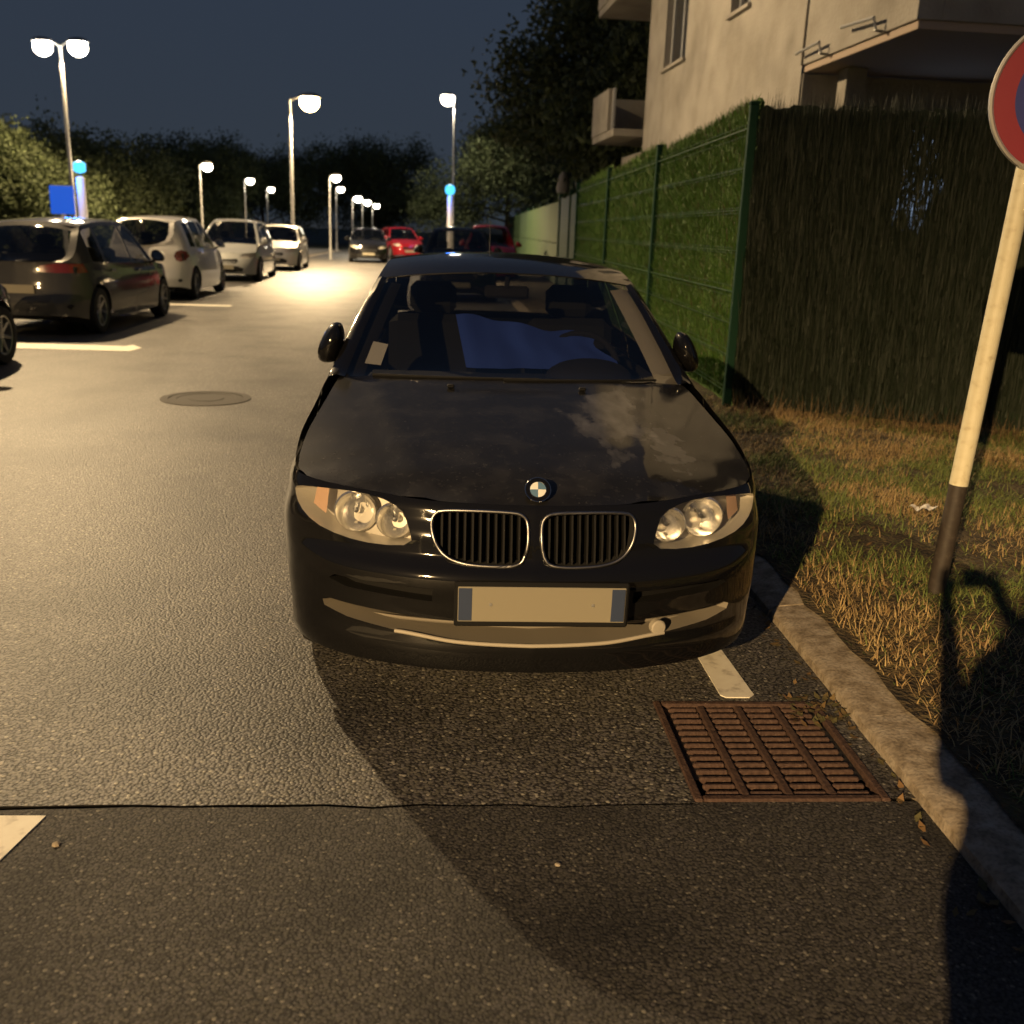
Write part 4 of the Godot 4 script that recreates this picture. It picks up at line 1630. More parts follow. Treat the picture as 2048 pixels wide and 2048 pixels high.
# one bay of mesh fence dressed with artificial hedge, from a to b
func fence_bay(root: Node3D, a: Vector3, b: Vector3, h0: float, h1: float, blades: int, solid: bool, thin := Rect2()) -> void:
	var d := b - a
	var L := d.length()
	d /= L
	var n := Vector3(d.z, 0, -d.x)   # the side that shows
	var to_cam := Vector3(-0.28, 0, 2.9) - a
	if n.dot(to_cam) < 0.0:
		n = -n
	var bay := Node3D.new()
	bay.name = "panel"
	root.add_child(bay, true)
	# horizontal folds of the wire mesh, with a wire above and below each
	for r in [[0.14, 0.4], [0.46, 0.7], [0.74, 0.4], [1.01, 1.7], [1.36, 0.5], [1.7, 0.5], [2.04, 0.4], [2.36, 1.7]]:
		var mb := MB.new()
		var y: float = r[0]
		for k in [-0.045, 0.045]:
			mb.tube(PackedVector3Array([a + n * (0.034 if solid else -0.02) + Vector3(0, y + k * minf(r[1], 1.0), 0), b + n * (0.034 if solid else -0.02) + Vector3(0, y + k * minf(r[1], 1.0), 0)]), 0.0032, 0.0032, 5)
		mb.tube(PackedVector3Array([a + n * (0.062 if solid else -0.01) + Vector3(0, y, 0), b + n * (0.062 if solid else -0.01) + Vector3(0, y, 0)]), 0.0035 * (0.5 + r[1] * 0.7), 0.0035 * (0.5 + r[1] * 0.7), 5)
		part("rail", mb.mesh(50), M.wire_green, bay)
	var wires := MB.new()
	var cnt := int(L / 0.1)
	for i in cnt:
		var p := a + d * (L * (i + 0.5) / cnt) + n * (0.042 if solid else -0.03)
		wires.tube(PackedVector3Array([p + Vector3(0, 0.05, 0), p + Vector3(0, 2.46, 0)]), 0.0024, 0.0024, 3, false)
	var wo := part("upright_wires", wires.mesh(0), M.wire_green, bay)
	wo.set_meta("kind", "stuff")
	if solid:
		var mb := MB.new()
		var nt := int(L / 0.08)
		var c0 := []
		for i in nt + 1:
			c0.append(lerpf(h0, h1, float(i) / nt) - 0.09 + rng.randf_range(-0.03, 0.03))
		for i in nt:
			var p := a + d * (L * i / nt) - n * 0.02
			var q := a + d * (L * (i + 1) / nt) - n * 0.02
			mb.quad(p, q, q + Vector3(0, c0[i + 1], 0), p + Vector3(0, c0[i], 0))
			mb.quad(p - n * 0.03, p - n * 0.03 + Vector3(0, c0[i], 0), q - n * 0.03 + Vector3(0, c0[i + 1], 0), q - n * 0.03)
			mb.quad(p + Vector3(0, c0[i], 0), q + Vector3(0, c0[i + 1], 0), q - n * 0.03 + Vector3(0, c0[i + 1], 0), p - n * 0.03 + Vector3(0, c0[i], 0))
		part("hedge_backing", mb.mesh(0), M.hedge_back, bay)
	if not solid:
		var mb := MB.new()
		var reg := PackedVector2Array([Vector2(0, 0.02), Vector2(L, 0.02)])
		for i in 60:
			var u := 1.0 - i / 59.0
			reg.append(Vector2(L * u, lerpf(h0, h1, u) - 0.1 + rng.randf_range(-0.025, 0.025)))
		var hole := []
		if thin.size.x > 0.0:
			var ragged := PackedVector2Array()
			for i in 28:
				var w := TAU * i / 28.0
				ragged.append(thin.get_center() + Vector2(cos(w) * thin.size.x, sin(w) * thin.size.y) * 0.5 * rng.randf_range(0.6, 1.12))
			hole.append(ragged)
		for q in [-0.035, -0.055]:
			chart(mb, reg, hole, 0.3, func(p: Vector2): return a + d * p.x + n * q + Vector3(0, p.y, 0))
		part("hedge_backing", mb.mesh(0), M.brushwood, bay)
	var where := []
	var col := []
	var tn := noise(1.6, 3, 131)
	var m := blade_mesh(0.004, 0.095, 0.03) if solid else blade_mesh(0.0032, 0.34, 0.012)
	for i in blades:
		var s := rng.randf() * L
		var top := lerpf(h0, h1, s / L) + 0.05 * tn.get_noise_2d(s * 3.0, a.z * 7.0) + 0.03 * tn.get_noise_2d(s * 14.0, 3.0)
		var y := 0.02 + pow(rng.randf(), 0.93) * (top - (0.14 if solid else 0.36))
		if thin.size.x > 0.0 and thin.has_point(Vector2(s, y)) and rng.randf() < (0.8 if y < 1.8 else 0.35) * (0.6 + tn.get_noise_2d(s * 6.0, y * 6.0) * 1.6):
			continue
		var clump := tn.get_noise_2d(s * 2.2 + a.z, y * 0.9)
		var out := rng.randf_range(-0.03, 0.03)
		var loose := 1.0 if solid else 0.25
		var bs := Basis(n.cross(Vector3.UP), rng.randfn(0.0, 0.32 * loose)) * Basis(n, rng.randfn(0.0, 0.3 * loose)) * Basis(Vector3.UP, rng.randf() * TAU)
		where.append(Transform3D(bs.scaled(Vector3.ONE * rng.randf_range(0.6, 1.25)), a + d * s + n * out + Vector3(0, y, 0)))
		var c := Color(0.065, 0.15, 0.018).lerp(Color(0.115, 0.22, 0.036), clampf(0.5 + clump * 0.9 + rng.randfn(0, 0.2), 0, 1))
		if rng.randf() < 0.12:
			c = Color(0.1, 0.085, 0.03)
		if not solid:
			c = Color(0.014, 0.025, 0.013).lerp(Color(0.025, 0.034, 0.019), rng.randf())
		col.append(c)
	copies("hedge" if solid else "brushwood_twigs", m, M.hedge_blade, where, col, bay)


func fence() -> void:
	var d := Vector3(0.0225, 0, -0.9997)
	var P := Vector3(2.27, 0.1, -5.8)
	var root := thing("hedge_fence", "green mesh fence filled with artificial hedge running along the road", "fence", P)
	var s := [0.0, 4.35, 9.1, 14.4]
	var post := func(r: Node3D, at: Vector3, h: float, w := 0.06) -> void:
		var b := MB.new()
		b.box(Vector3(0, h * 0.5, 0), Vector3(w, h, w * 0.8), 0.008)
		b.box(Vector3(0, h + 0.012, 0), Vector3(w + 0.01, 0.024, w * 0.8 + 0.01), 0.006)
		part("post", b.mesh(0), M.fence_green, r).position = at
	for i in s.size():
		post.call(root, d * s[i] + Vector3(-0.045, 0, 0), 2.54, 0.075)
	for i in 3:
		fence_bay(root, d * (s[i] + 0.04), d * (s[i + 1] - 0.04), 2.68, 2.56, [52000, 42000, 26000][i], true)
	# its return towards the right, nearest the camera
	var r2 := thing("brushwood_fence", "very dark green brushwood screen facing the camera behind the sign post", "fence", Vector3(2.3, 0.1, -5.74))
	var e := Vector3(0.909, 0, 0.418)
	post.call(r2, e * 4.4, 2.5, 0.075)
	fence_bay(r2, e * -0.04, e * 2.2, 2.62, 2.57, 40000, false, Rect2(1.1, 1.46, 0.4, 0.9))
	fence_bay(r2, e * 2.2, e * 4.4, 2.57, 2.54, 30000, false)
	# gate and the smooth green panels further down the road
	var gt := thing("garden_gate", "dark green gate between the hedge fence and the paler panels", "gate", P + d * 14.44)
	for q in [0.06, 2.0, 4.9]:
		post.call(gt, d * q, 2.45, 0.1)
	for k in 24:
		var b := MB.new()
		b.box(Vector3(0, 1.2, 0), Vector3(0.03, 2.3, 0.15), 0.006)
		var o := part("slat", b.mesh(0), M.fence_green, gt)
		o.position = d * (0.2 + k * 0.195) + Vector3(0, 0, 0)
		if absf(0.2 + k * 0.195 - 2.0) < 0.12:
			o.position += Vector3(0.07, 0, 0)
	var gl := thing("gate_lantern", "small pale lantern cap standing on the gate post", "lantern", P + d * 19.0 + Vector3(0, 2.49, 0))
	var lb := MB.new()
	lb.lathe(Vector3.ZERO, Vector3.UP, [Vector2(0.0, 0.0), Vector2(0.16, 0.0), Vector2(0.18, 0.1), Vector2(0.12, 0.42), Vector2(0.06, 0.52), Vector2(0.0, 0.54)], 14)
	part("cap", lb.mesh(30), M.render, gl)
	var pf := thing("panel_fence", "paler smooth green panel fence beyond the gate", "fence", P + d * 19.5)
	var q := [0.0, 4.0, 8.1, 12.3, 16.6, 22.5, 29.4, 38.5]
	for i in q.size():
		post.call(pf, d * q[i], 2.4, 0.12)
		if i == 0:
			continue
		var len: float = q[i] - q[i - 1] - 0.14
		for k in 2:
			var b := MB.new()
			b.box(Vector3(0, 0.6 + k * 1.14, 0), Vector3(0.04, 1.12, len), 0.008)
			part("board", b.mesh(0), M.far_panel, pf).position = d * (q[i] + q[i - 1]) * 0.5


# ------------------------------------------------------------------ signs and lamps
func sign_post() -> void:
	var t := thing("no_parking_sign", "round no-parking sign on a leaning cream post with a black foot", "road sign", Vector3(1.86, 0.09, -1.04))
	var lean := Vector3(0.052, 1.0, 0.0).normalized()
	var b := MB.new()
	var pole := func(y0: float, y1: float, r: float) -> ArrayMesh:
		var mb := MB.new()
		var rows := []
		for k in 2:
			rows.append(Vector2(r, [y0, y1][k]))
		mb.lathe(Vector3.ZERO, lean, rows, 28)
		mb.lathe(Vector3.ZERO, lean, [Vector2(r, y1), Vector2(0, y1 + 0.004)], 28)
		return mb.mesh(40)
	part("post", pole.call(0.5, 1.86, 0.038), M.cream_paint, t)
	part("foot", pole.call(-0.1, 0.5, 0.0375), M.black_paint, t)
	var disc := Node3D.new()
	disc.name = "disc"
	t.add_child(disc, true)
	disc.position = Vector3(0.2, 2.03, 0.06)
	disc.scale = Vector3(1.26, 1.26, 1.0)
	disc.rotation = Vector3(0.0, -0.28, -0.05)
	b.lathe(Vector3.ZERO, Vector3.BACK, [Vector2(0.0, -0.02), Vector2(0.232, -0.02), Vector2(0.238, -0.012), Vector2(0.238, 0.016), Vector2(0.232, 0.02), Vector2(0.226, 0.012)], 64)
	part("rim", b.mesh(35), M.sign_rim, disc)
	b = MB.new()
	b.lathe(Vector3.ZERO, Vector3.BACK, [Vector2(0.227, 0.004), Vector2(0.165, 0.004)], 64)
	part("red_ring", b.mesh(35), M.sign_red, disc)
	b = MB.new()
	b.lathe(Vector3.ZERO, Vector3.BACK, [Vector2(0.166, 0.0035), Vector2(0.0, 0.0035)], 64)
	part("blue_field", b.mesh(35), M.sign_blue, disc)
	b = MB.new()
	b.box(Vector3(0, 0, 0.0045), Vector3(0.36, 0.06, 0.002), 0.0, Basis(Vector3.BACK, -PI / 4))
	part("red_bar", b.mesh(0), M.sign_red, disc)
	b = MB.new()
	for y in [-0.08, 0.08]:
		b.box(Vector3(-0.02, y, -0.05), Vector3(0.11, 0.03, 0.05), 0.006)
	part("clamp", b.mesh(0), M.galvanised, disc)


func street_lamp(label: String, foot: Vector3, height: float, arms: Array, m: Material, light: Color, energy: float, size := 1.0, group := "street lamps", aimed := Vector3.INF, cone := 82.0) -> Node3D:
	var t := thing("street_lamp", label, "street lamp", foot, 0.0, group)
	var b := MB.new()
	b.lathe(Vector3.ZERO, Vector3.UP, [Vector2(0.014 * height + 0.02, 0.0), Vector2(0.014 * height + 0.02, 0.5), Vector2(0.01 * height + 0.01, 0.6), Vector2(0.05 if height > 5.0 else 0.03, height + 0.02), Vector2(0.0, height + 0.03)], 14)
	part("pole", b.mesh(40), M.galvanised, t)
	for a in arms:
		var v: Vector3 = a
		var dir := v.normalized()
		var lead := v - dir * 0.3 * size
		b = MB.new()
		var path := PackedVector3Array()
		for i in 7:
			var u := i / 6.0
			path.append(Vector3(0, height - 0.05, 0) + lead * u + Vector3(0, 0.14 * sin(u * PI * 0.5), 0))
		b.tube(path, 0.035, 0.03, 8)
		part("arm", b.mesh(40), M.galvanised, t)
		var hd := Node3D.new()
		hd.name = "lamp_head"
		t.add_child(hd, true)
		hd.position = Vector3(0, height + 0.09, 0) + v
		hd.rotation.y = atan2(-dir.z, dir.x)
		b = MB.new()
		var rows := []
		for j in 7:
			var w := PI * 0.5 * j / 6.0
			var r := PackedVector3Array()
			for i in 25:
				var c := TAU * i / 24.0
				r.append(Vector3(cos(c) * 0.3 * cos(w), 0.02 + 0.13 * sin(w), sin(c) * 0.22 * cos(w)) * size)
			rows.append(r)
		b.grid(rows)
		part("housing", b.mesh(50), M.lamp_housing, hd)
		b = MB.new()
		rows = []
		for j in 11:
			var w := lerpf(-0.75, PI * 0.5, j / 10.0)
			var r := PackedVector3Array()
			for i in 25:
				var c := TAU * i / 24.0
				r.append(Vector3(cos(c) * 0.27 * cos(w), -0.1 - 0.25 * sin(w), sin(c) * 0.2 * cos(w)) * size)
			rows.append(r)
		b.grid(rows)
		part("diffuser", b.mesh(60), m, hd)
		if energy > 0.0:
			var l := SpotLight3D.new()
			l.name = "lamp_light"
			l.light_color = light
			l.light_energy = energy
			l.spot_range = 120.0
			l.spot_attenuation = 2.0
			l.spot_angle = cone
			l.spot_angle_attenuation = 0.25 if aimed == Vector3.INF else 1.0
			l.light_size = 0.12
			l.shadow_enabled = true
			hd.add_child(l, true)
			l.position = Vector3(0, -0.4 * size, 0)
			l.rotation.x = -PI / 2
			if aimed != Vector3.INF:
				l.look_at(aimed)
	return t


func aim(az: float, el: float, h: float) -> Vector3:
	# the foot of a lamp whose head stands at that azimuth and elevation from the street corner and at height h
	var D := (h - 1.56) / tan(deg_to_rad(el))
	return Vector3(-0.28 + sin(deg_to_rad(az)) * D, 0, 2.9 - cos(deg_to_rad(az)) * D)


func lamps() -> void:
	var warm := Color(1.0, 0.862, 0.65)
	var sodium := Color(1.0, 0.83, 0.585)
	var neutral := Color(1.0, 0.93, 0.8)
	street_lamp("tall street lamp outside the picture to the left, lighting the open road", Vector3(-11.2, 0.085, -15.9), 9.0, [Vector3(2.4, 0, 0)], M.lamp_warm, warm, 84.0, 1.0, "street lamps", Vector3(4, 0, 3), 85.0)
	street_lamp("tall street lamp behind the photographer, outside the picture", Vector3(-14.1, 0.0, 24.0), 9.0, [Vector3(1.8, 0, -0.6)], M.lamp_warm, sodium, 490.0)
	street_lamp("unseen street lamp added outside the picture to light the parked cars", Vector3(-12.2, 0.0, -21.0), 9.0, [Vector3(2.4, 0, 0)], M.lamp_warm, warm, 42.0, 1.0, "street lamps", Vector3(-8.6, 0, -22.5), 60.0)  # added lamp, never in view, brightens the parked cars across the road
	var p := aim(-7.6, 6.38, 6.2)
	street_lamp("single-headed street lamp behind the pale hatchback, its head glaring white", p + Vector3(-0.75, 0, 0), 6.1, [Vector3(0.75, 0, 0)], M.lamp_warm, warm, 72.0, 1.4)
	p = aim(-19.6, 8.07, 7.2)
	street_lamp("double-headed street lamp above the row of parked cars on the left", p, 7.1, [Vector3(0.62, 0, 0.1), Vector3(-0.62, 0, -0.1)], M.lamp_white, warm, 15.0, 1.25)
	p = aim(-0.28, 6.81, 8.0)
	street_lamp("tall street lamp at the far end of the road above the blue light", p + Vector3(0.35, 0, 0), 7.9, [Vector3(-0.35, 0, 0.05)], M.lamp_white, neutral, 9.0, 1.3)
	var far := [[-12.96, 2.83, "small distant street lamp above the white people carrier"], [-10.79, 2.19, "small distant street lamp above the silver people carrier"], [-9.71, 1.78, "small distant street lamp just above the pale hatchback"], [-6.27, 2.55, "upper of two distant street lamps right of the glaring single lamp"], [-6.02, 1.95, "lower of two distant street lamps right of the glaring single lamp"], [-5.1, 1.5, "first of three far lamps stepping down towards the red hatchback"], [-4.6, 1.32, "middle of three far lamps stepping down towards the red hatchback"], [-4.1, 1.15, "last of three far lamps stepping down towards the red hatchback"]]
	for f in far:
		var hh := 3.7 if f[1] > 1.7 else 3.0
		var q := aim(f[0], f[1], hh)
		street_lamp(f[2], q + Vector3(-0.3, 0, 0), hh - 0.1, [Vector3(0.3, 0, 0)], M.lamp_white, neutral, 0.8, 0.75, "distant street lamps")
	# blue lights
	for f in [[-0.08, 2.07, 3.4, 0.34, "blue light on a slim post at the far end of the road", 0.35], [-19.18, 2.38, 2.9, 0.24, "blue light on a slim post behind the dark grey hatchback", 0.5]]:
		var q := aim(f[0], f[1], f[2])
		var t := thing("blue_light_post", f[4], "light", q, 0.0, "blue light posts")
		var b := MB.new()
		b.lathe(Vector3.ZERO, Vector3.UP, [Vector2(0.13, 0.0), Vector2(0.12, f[2] - 0.3), Vector2(0.04, f[2] - 0.25)], 14)
		part("post", b.mesh(40), M.paper, t)
		b = MB.new()
		b.lathe(Vector3(0, f[2], 0), Vector3.UP, [Vector2(0.0, -f[3] * 0.75), Vector2(f[3] * 0.5, -f[3] * 0.6), Vector2(f[3] * 0.7, -0.1), Vector2(f[3] * 0.7, 0.1), Vector2(f[3] * 0.5, f[3] * 0.55), Vector2(0.0, f[3] * 0.75)], 18)
		part("lamp_globe", b.mesh(50), M.lamp_blue, t)
		for side in [[0.0, 0.55], [-0.3, 0.35]]:
			var l := OmniLight3D.new()
			l.name = "blue_lamp_light"
			l.light_color = Color(0.12, 0.45, 1.0)
			l.light_energy = f[5] * 0.5
			l.omni_range = 60.0
			l.omni_attenuation = 2.0
			l.light_size = 0.1
			l.shadow_enabled = true
			t.add_child(l, true)
			l.position = Vector3(side[0], f[2] - 0.35, side[1])
	var q := aim(-20.1, 0.95, 2.1)
	var sgn := thing("blue_sign", "small lit blue sign board standing behind the dark grey hatchback", "sign", Vector3(q.x, 0, q.z))
	q = Vector3(-0.28 + sin(deg_to_rad(-20.1)) * 30.0, 0, 2.9 - cos(deg_to_rad(-20.1)) * 30.0)
	sgn.position = q
	var b := MB.new()
	b.box(Vector3(0, 1.95, 0), Vector3(0.62, 0.72, 0.1), 0.02)
	part("sign_board", b.mesh(0), M.sign_blue_light, sgn)
	b = MB.new()
	b.box(Vector3(0, 0.8, 0), Vector3(0.1, 1.6, 0.08), 0.01)
	part("stand", b.mesh(0), M.galvanised, sgn)


# ------------------------------------------------------------------ building
func building() -> void:
	var O := Vector3(3.96, 0, -9.95)
	var d := Vector3(-0.0464, 0, -0.9989)      # along the facade, away from the camera
	var n := Vector3(-0.9989, 0, 0.0464)       # out of the facade, towards the road
	var bs := Basis(d, Vector3.UP, -n)         # local x along the facade, y up, z into the building
	var root := thing("apartment_building", "beige rendered apartment building rising behind the green fence", "building", O)
	root.basis = bs
	var panel := func(called: String, x0: float, x1: float, y0: float, y1: float, z0: float, z1: float, m: Material, parent: Node3D = root) -> MeshInstance3D:
		var b := MB.new()
		b.box(Vector3((x0 + x1) * 0.5, (y0 + y1) * 0.5, (z0 + z1) * 0.5), Vector3(absf(x1 - x0), y1 - y0, absf(z1 - z0)), 0.006)
		return part(called, b.mesh(0), m, parent)
	# the long wall with window openings: built of piers and bands round them
	var wins := [[5.5, 7.0, 4.55, 6.6], [2.2, 3.1, 4.75, 6.2]]
	var wall := MB.new()
	var region := PackedVector2Array([Vector2(0, 0), Vector2(8.3, 0), Vector2(8.3, 9.5), Vector2(0, 9.5)])
	var holes := []
	for w in wins:
		holes.append(PackedVector2Array([Vector2(w[0], w[2]), Vector2(w[1], w[2]), Vector2(w[1], w[3]), Vector2(w[0], w[3])]))
	chart(wall, region, holes, 1.0, func(p: Vector2): return Vector3(p.x, p.y, 0))
	for h in holes:
		skirt(wall, h, func(p: Vector2): return Vector3(p.x, p.y, 0), func(p: Vector2): return Vector3(p.x, p.y, 0.22))
	wall.box(Vector3(8.29, 4.75, 4.0), Vector3(0.02, 9.5, 7.9))
	part("wall", wall.mesh(0), M.render, root)
	for w in wins:
		var wn := Node3D.new()
		wn.name = "window"
		root.add_child(wn, true)
		var fb := MB.new()
		for x in [w[0] + 0.035, w[1] - 0.035, (w[0] + w[1]) * 0.5]:
			fb.box(Vector3(x, (w[2] + w[3]) * 0.5, 0.15), Vector3(0.07, w[3] - w[2] - 0.005, 0.06), 0.008)
		for y in [w[2] + 0.035, w[3] - 0.035]:
			fb.box(Vector3((w[0] + w[1]) * 0.5, y, 0.148), Vector3(w[1] - w[0] - 0.146, 0.07, 0.05), 0.008)
		part("frame", fb.mesh(0), M.window_frame, wn)
		panel.call("pane", w[0] + 0.07, w[1] - 0.07, w[2] + 0.07, w[3] - 0.07, 0.15, 0.156, M.house_glass, wn)
		panel.call("blind", w[0] + 0.05, w[1] - 0.05, w[2] + 0.05, w[3] - 0.05, 0.2, 0.215, M.shutter, wn)
		panel.call("sill", w[0] - 0.05, w[1] + 0.05, w[2] - 0.06, w[2] - 0.004, -0.06, 0.14, M.render, wn)
	# beyond the corner: lower wall, deep balconies
	panel.call("low_wall", 8.31, 10.3, 0.0, 3.22, 0.01, 0.3, M.render)
	panel.call("recess_wall", 8.31, 12.0, 3.2, 9.5, 2.2, 2.4, M.render)
	for y in [3.52, 6.1]:
		var bal := Node3D.new()
		bal.name = "balcony"
		root.add_child(bal, true)
		panel.call("floor_slab", 8.31, 10.6, y - 0.04, y + 0.1, -0.62, 2.2, M.render, bal)
		panel.call("parapet", 8.9, 10.62, y + 0.1, y + 0.92, -0.64, -0.52, M.render, bal)
		panel.call("parapet_end", 10.5, 10.62, y + 0.1, y + 0.92, -0.518, 1.2, M.render, bal)
		panel.call("rail_post", 8.6, 8.66, y + 0.1, y + 0.9, -0.6, -0.54, M.window_frame, bal)
	# the upper block that juts out over the open ground floor
	panel.call("upper_block_side", -2.82, -0.02, 3.62, 9.5, 0.0, 0.25, M.render)
	var fb := MB.new()
	fb.box(Vector3(-2.7, 6.56, 5.2), Vector3(0.25, 5.88, 9.9), 0.006)
	part("upper_block_front", fb.mesh(0), M.render, root)
	panel.call("pilaster", -2.95, -2.826, 3.66, 9.5, 1.35, 1.75, M.render)
	panel.call("front_band", -2.9, -2.826, 3.9, 4.05, 1.76, 6.0, M.render)
	panel.call("soffit", -2.8, 0.0, 3.54, 3.62, 0.03, 10.0, M.soffit)
	panel.call("ground_floor_wall", -0.03, 0.22, 0.0, 3.53, 0.02, 10.0, M.render)
	panel.call("pillar", -0.55, -0.3, 0.0, 3.54, 0.35, 0.6, M.render)
	panel.call("downpipe", -0.035, 0.005, 3.62, 9.4, -0.03, -0.004, M.render)
	# bent bars standing off the parapet
	for s in [[-0.02, -0.72], [-1.3, -2.1]]:
		var b := MB.new()
		b.tube(PackedVector3Array([Vector3(s[0], 3.74 + (0.07 if s[0] < -1 else 0.0), -0.1), Vector3(s[1], 3.76, -0.1), Vector3(s[1] - 0.02, 3.64, -0.08), Vector3(s[1] - 0.02, 3.63, 0.02)]), 0.018, 0.018, 8)
		part("bent_bar", b.mesh(40), M.galvanised, root)
	# a lit ground-floor window seen in scraps through the hedge
	var lw := Node3D.new()
	lw.name = "lit_window"
	root.add_child(lw, true)
	panel.call("lamp_pane", -0.05, -0.035, 1.6, 2.95, 1.35, 2.1, M.window_light, lw)
	var lf := MB.new()
	for z in [1.32, 2.13]:
		lf.box(Vector3(-0.06, 2.27, z), Vector3(0.05, 1.45, 0.05), 0.006)
	for y in [1.57, 2.98]:
		lf.box(Vector3(-0.06, y, 1.725), Vector3(0.045, 0.05, 0.75), 0.006)
	part("frame", lf.mesh(0), M.window_frame, lw)


# ------------------------------------------------------------------ trees
func leaf_clump(sd: int) -> ArrayMesh:
	var r := RandomNumberGenerator.new()
	r.seed = sd
	var b := MB.new()
	for i in 22:
		var c := Vector3(r.randfn(0, 0.22), r.randfn(0, 0.16), r.randfn(0, 0.22))
		var bs := Basis(Vector3(r.randfn(), r.randfn(), r.randfn()).normalized(), r.randf() * TAU)
		var w := r.randf_range(0.025, 0.045)
		var l := r.randf_range(0.05, 0.085)
		b.quad(c + bs * Vector3(0, 0, -l), c + bs * Vector3(w, 0.02, 0), c + bs * Vector3(0, 0, l), c + bs * Vector3(-w, 0.02, 0))
	return b.mesh(0)


func tree(label: String, foot: Vector3, height: float, spread: float, clumps: int, tone: Color, low := 0.3, group := "trees along the street") -> void:
	var t := thing("broadleaf_tree", label, "tree", foot, 0.0, group)
	var b := MB.new()
	var tips := []
	var bend := Vector3(rng.randf_range(-0.3, 0.3), 0, rng.randf_range(-0.3, 0.3))
	b.tube(PackedVector3Array([Vector3.ZERO, bend * 0.4 + Vector3(0, height * 0.2, 0), bend + Vector3(0, height * 0.45, 0), bend * 1.4 + Vector3(0, height * 0.8, 0)]), height * 0.03, height * 0.008, 9)
	for i in 9:
		var a := TAU * i / 9.0 + rng.randf()
		var y := height * rng.randf_range(low, 0.7)
		var tip := Vector3(cos(a), 0, sin(a)) * spread * rng.randf_range(0.5, 0.85) + Vector3(0, y + height * rng.randf_range(0.05, 0.22), 0)
		b.tube(PackedVector3Array([bend * (y / height * 1.5) + Vector3(0, y, 0), Vector3(tip.x * 0.5, lerpf(y, tip.y, 0.65), tip.z * 0.5), tip]), height * 0.011, height * 0.003, 6)
		tips.append(tip)
	part("trunk", b.mesh(50), M.bark, t)
	for i in 7:
		tips.append(Vector3(rng.randfn(0, spread * 0.35), height * rng.randf_range(0.6, 0.92), rng.randfn(0, spread * 0.35)))
	var crown := Node3D.new()
	crown.name = "crown"
	t.add_child(crown, true)
	for q in 2:
		var where := []
		var col := []
		for i in clumps / 2:
			var c: Vector3 = tips[rng.randi() % tips.size()]
			var v := Vector3(rng.randfn(), rng.randfn() * 0.75, rng.randfn())
			v = v.normalized() * pow(rng.randf(), 0.45) * spread * 0.42
			var p := c + v
			if p.y < height * low * 0.8:
				continue
			where.append(Transform3D(Basis(Vector3(rng.randfn(), rng.randfn(), rng.randfn()).normalized(), rng.randf() * TAU).scaled(Vector3.ONE * rng.randf_range(0.8, 1.5) * (1.0 + spread * 0.06)), p))
			var k := rng.randf_range(0.7, 1.25)
			col.append(Color(tone.r * k, tone.g * k, tone.b * k))
		copies("foliage", clump_meshes[q], M.leaf, where, col, crown)

var clump_meshes := []


func trees() -> void:
	clump_meshes = [leaf_clump(5), leaf_clump(9)]
	var dark := Color(0.068, 0.088, 0.034)
	var mid := dark
	tree("large dark tree behind the green fence, left of the building", Vector3(5.6, 0, -29), 9.2, 4.2, 2600, dark, 0.25)
	tree("dark tree behind the gate, beside the building's balconies", Vector3(5.2, 0, -24), 7.0, 2.6, 1600, dark, 0.25)
	tree("dark tree closing the road behind the far street lamp", Vector3(3.2, 0, -60), 7.6, 5.0, 2200, dark, 0.2)
	tree("dark tree standing left of the far street lamp", Vector3(-6.5, 0, -84), 7.6, 5.0, 2200, dark, 0.2)
	tree("broad tree behind the pale hatchback and the single lamp", Vector3(-14.5, 0, -76), 6.6, 4.6, 2000, mid, 0.2)
	tree("lamp-lit tree above the silver people carrier", Vector3(-17.0, 0, -62), 5.4, 4.2, 2000, mid, 0.15)
	tree("lamp-lit tree above the white people carrier", Vector3(-18.5, 0, -50), 4.9, 4.2, 2000, mid, 0.15)
	tree("lamp-lit tree above the dark grey hatchback", Vector3(-18.5, 0, -41), 4.4, 3.8, 2000, mid, 0.15)
	tree("lamp-lit tree at the picture's left edge", Vector3(-20.5, 0, -40), 4.6, 3.8, 1800, mid, 0.15)


# ------------------------------------------------------------------ the photographer, outside the picture
func capsule_field(p: Vector3, bones: Array, k: float) -> float:
	var d := 10.0
	for b in bones:
		var ab: Vector3 = b[1] - b[0]
		var h := clampf((p - b[0]).dot(ab) / maxf(ab.length_squared(), 1e-6), 0.0, 1.0)
		var e: float = (p - b[0] - ab * h).length() - lerpf(b[2], b[3], h)
		var w := clampf(0.5 + 0.5 * (e - d) / k, 0.0, 1.0)
		d = lerpf(e, d, w) - k * w * (1.0 - w)
	return d


